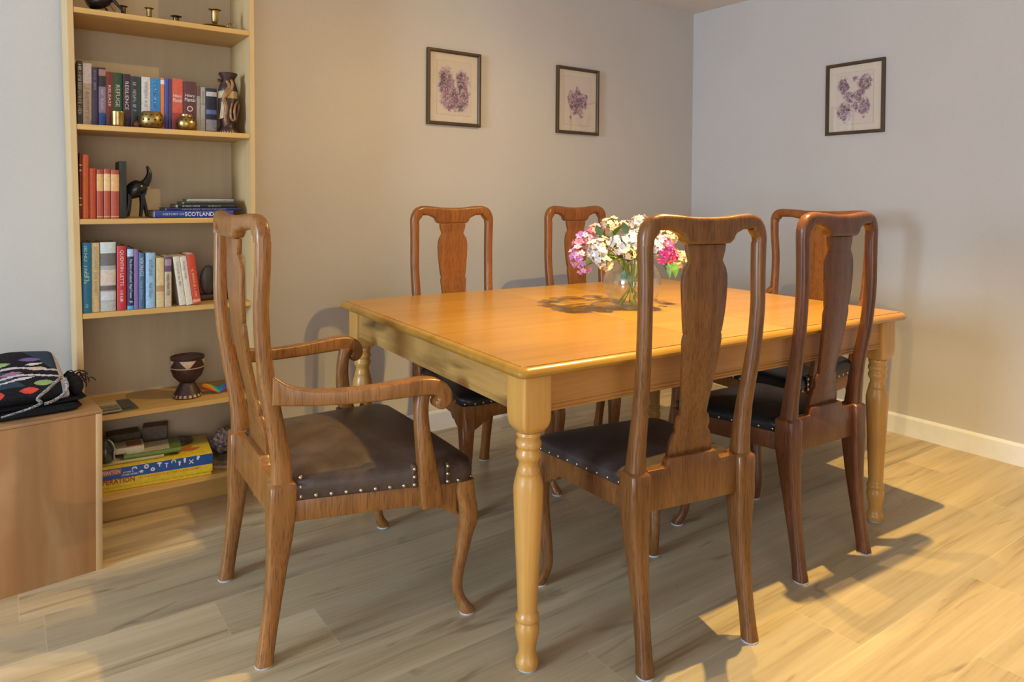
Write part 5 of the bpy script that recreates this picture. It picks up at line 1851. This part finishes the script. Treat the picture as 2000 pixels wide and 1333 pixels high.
def leaf_obj(t, base, L, direction, mt):
    d = Vector(direction).normalized()
    s = d.cross(Vector((0, 0, 1)))
    if s.length < .1:
        s = Vector((1, 0, 0))
    s.normalize()
    up = s.cross(d)
    bm = bmesh.new()
    rows = []
    for i in range(9):
        k = i / 8
        w = L * .26 * math.sin(PI * (k ** .75)) + .0006
        c = base + d * L * k - up * L * .22 * k * k
        rows.append([bm.verts.new(c - s * w + up * w * .30), bm.verts.new(c), bm.verts.new(c + s * w + up * w * .30)])
    for a, b in zip(rows, rows[1:]):
        bm.faces.new((a[0], a[1], b[1], b[0]))
        bm.faces.new((a[1], a[2], b[2], b[1]))
    mesh_obj('leaf', bm, mt, t, smooth=60)


RX, RYv = .815, -.580                       # direction to the right as seen from the doorway side


def fl(label, px, row, near, R, kind, seed, lean, **kw):
    d_ = 2.6 - near
    lat, up_ = (px - 1000) * d_ / 1383 - .4362, 1.163 - (row - 386) * d_ / 1383
    dx, dy = lat * RX - near * .58, lat * RYv - near * .814
    ln = Vector((lean[0] * RX - lean[1] * .58, lean[0] * RYv - lean[1] * .814, lean[2]))
    return flower(label, dx, dy, up_, R, kind, seed, ln, **kw)


fl('mauve flower head at the far left edge of the bouquet', 1122, 498, .04, .034, 'violet', 1, (-1, .35, .25), n=16)
fl('mauve flower head drooping lowest at the left of the bouquet', 1132, 522, .08, .026, 'violet', 2, (-.8, .3, -.5), n=9, fr=.012)
fl('pink-violet flower head at the upper left of the bouquet', 1136, 462, -.05, .030, 'violet', 3, (-.7, .3, .7), n=14)
fl('coral pink flower head at the upper left, above the mauve ones', 1156, 446, -.10, .028, 'coral', 4, (-.4, .3, .9), n=13)
fl('coral red flower head tucked between the mauve heads on the left', 1124, 474, -.03, .022, 'coral', 5, (-.9, .1, .5), n=8)
fl('cream and peach flower head at the top left of the bouquet', 1186, 434, -.11, .034, 'cream', 6, (-.1, .2, 1), n=18)
fl('blush flower head left of the white ones', 1158, 480, .13, .034, 'blush', 7, (-.5, .8, .4), n=18)
fl('blush and white flower head in the left middle of the bouquet', 1172, 476, .10, .028, 'blush', 8, (-.2, 1, .4), n=14)
fl('white flower head low at the left above the vase rim', 1164, 500, .16, .026, 'white', 9, (-.4, .9, -.1), n=11, fr=.015)
fl('cream flower drooping over the left of the vase rim', 1178, 515, .15, .024, 'cream', 10, (-.3, .8, -.6), n=8, fr=.015)
fl('white flower head in the middle left, beside the green leaf', 1208, 474, .12, .036, 'white', 11, (-.1, 1, .4), n=24)
fl('largest white flower head in the middle of the bouquet', 1240, 468, .10, .044, 'white', 12, (.1, .8, .6), n=34)
fl('small peach flower head just above the vase rim', 1226, 494, .15, .020, 'cream', 13, (0, 1, 0), n=7)
fl('blush flower head at the top back of the bouquet', 1218, 438, -.15, .030, 'blush', 14, (-.1, 0, 1), n=15)
fl('pale pink flower head, topmost of the bouquet', 1246, 430, -.07, .036, 'blush', 15, (.1, .1, 1), n=20)
fl('white flower head behind the chair post, right of the big white one', 1276, 474, .10, .036, 'white', 16, (.3, .7, .5), n=20)
fl('cream flower head at the upper right of the bouquet', 1304, 456, -.10, .032, 'cream', 17, (.4, .3, .8), n=16)
fl('pink-violet flower head at the right, above the hot pink one', 1296, 472, .06, .030, 'violet', 18, (.5, .8, .4), n=15)
fl('hot pink flower head at the right of the bouquet', 1304, 492, .11, .034, 'hot', 19, (.5, .8, 0), n=18, fr=.015)
fl('peach and cream flower head at the far right of the bouquet', 1326, 500, -.04, .030, 'cream', 20, (1, .3, .1), n=13)


def fl_leaf(seed_name, px, row, near, L, dirv, mt):
    o = [c for c in COL.objects if c.get('label') == seed_name][0]
    lat, up_ = (px - 1232) * .00188, 1.163 - (row - 386) * .00188
    b = Vector((lat * RX - near * .58, lat * RYv - near * .814, up_ - VZ - .012))
    d = Vector((dirv[0] * RX - dirv[1] * .58, dirv[0] * RYv - dirv[1] * .814, dirv[2]))
    leaf_obj(o, b, L, d, mt)


fl_leaf('white flower head in the middle left, beside the green leaf', 1208, 500, .055, .085, (-.28, .35, .9), leaf_b)
fl_leaf('white flower head in the middle left, beside the green leaf', 1204, 492, .045, .075, (-.5, .2, .8), leaf_m)
fl_leaf('small peach flower head just above the vase rim', 1226, 500, .05, .060, (-.35, .9, .05), leaf_m)
fl_leaf('hot pink flower head at the right of the bouquet', 1288, 504, .04, .070, (.35, .5, -.75), leaf_b)
fl_leaf('peach and cream flower head at the far right of the bouquet', 1312, 508, .0, .060, (.1, .5, -.8), leaf_m)
fl_leaf('blush flower head left of the white ones', 1190, 470, .02, .06, (-.6, .3, .6), leaf_m)
fl_leaf('pale pink flower head, topmost of the bouquet', 1250, 458, -.02, .06, (.5, .3, .7), leaf_b)
fl_leaf('cream and peach flower head at the top left of the bouquet', 1196, 458, 0, .06, (.3, .4, .7), leaf_m)

fl_leaf('blush and white flower head in the left middle of the bouquet', 1196, 486, .06, .070, (.2, .5, .75), leaf_b)
fl_leaf('largest white flower head in the middle of the bouquet', 1222, 498, .06, .065, (.1, .6, .6), leaf_m)
fl_leaf('white flower head low at the left above the vase rim', 1180, 500, .06, .060, (-.7, .4, .25), leaf_m)
fl_leaf('mauve flower head drooping lowest at the left of the bouquet', 1160, 508, .03, .070, (-.9, .2, .1), leaf_m)
fl_leaf('coral pink flower head at the upper left, above the mauve ones', 1172, 462, -.06, .060, (-.2, .4, .8), leaf_b)
fl_leaf('blush flower head at the top back of the bouquet', 1226, 456, -.08, .060, (-.2, .4, .8), leaf_b)

for nm_, px_, row_, near_, L_, dv_, mt_ in (
        ('small peach flower head just above the vase rim', 1224, 520, .015, .050, (-.3, .2, -.9), leaf_m),
        ('white flower head in the middle left, beside the green leaf', 1216, 524, .01, .048, (-.2, .3, -.9), leaf_b),
        ('largest white flower head in the middle of the bouquet', 1240, 522, .015, .052, (.15, .3, -.9), leaf_m),
        ('white flower head behind the chair post, right of the big white one', 1250, 524, .0, .045, (.1, .2, -.9), leaf_m)):
    fl_leaf(nm_, px_, row_, near_, L_, dv_, mt_)
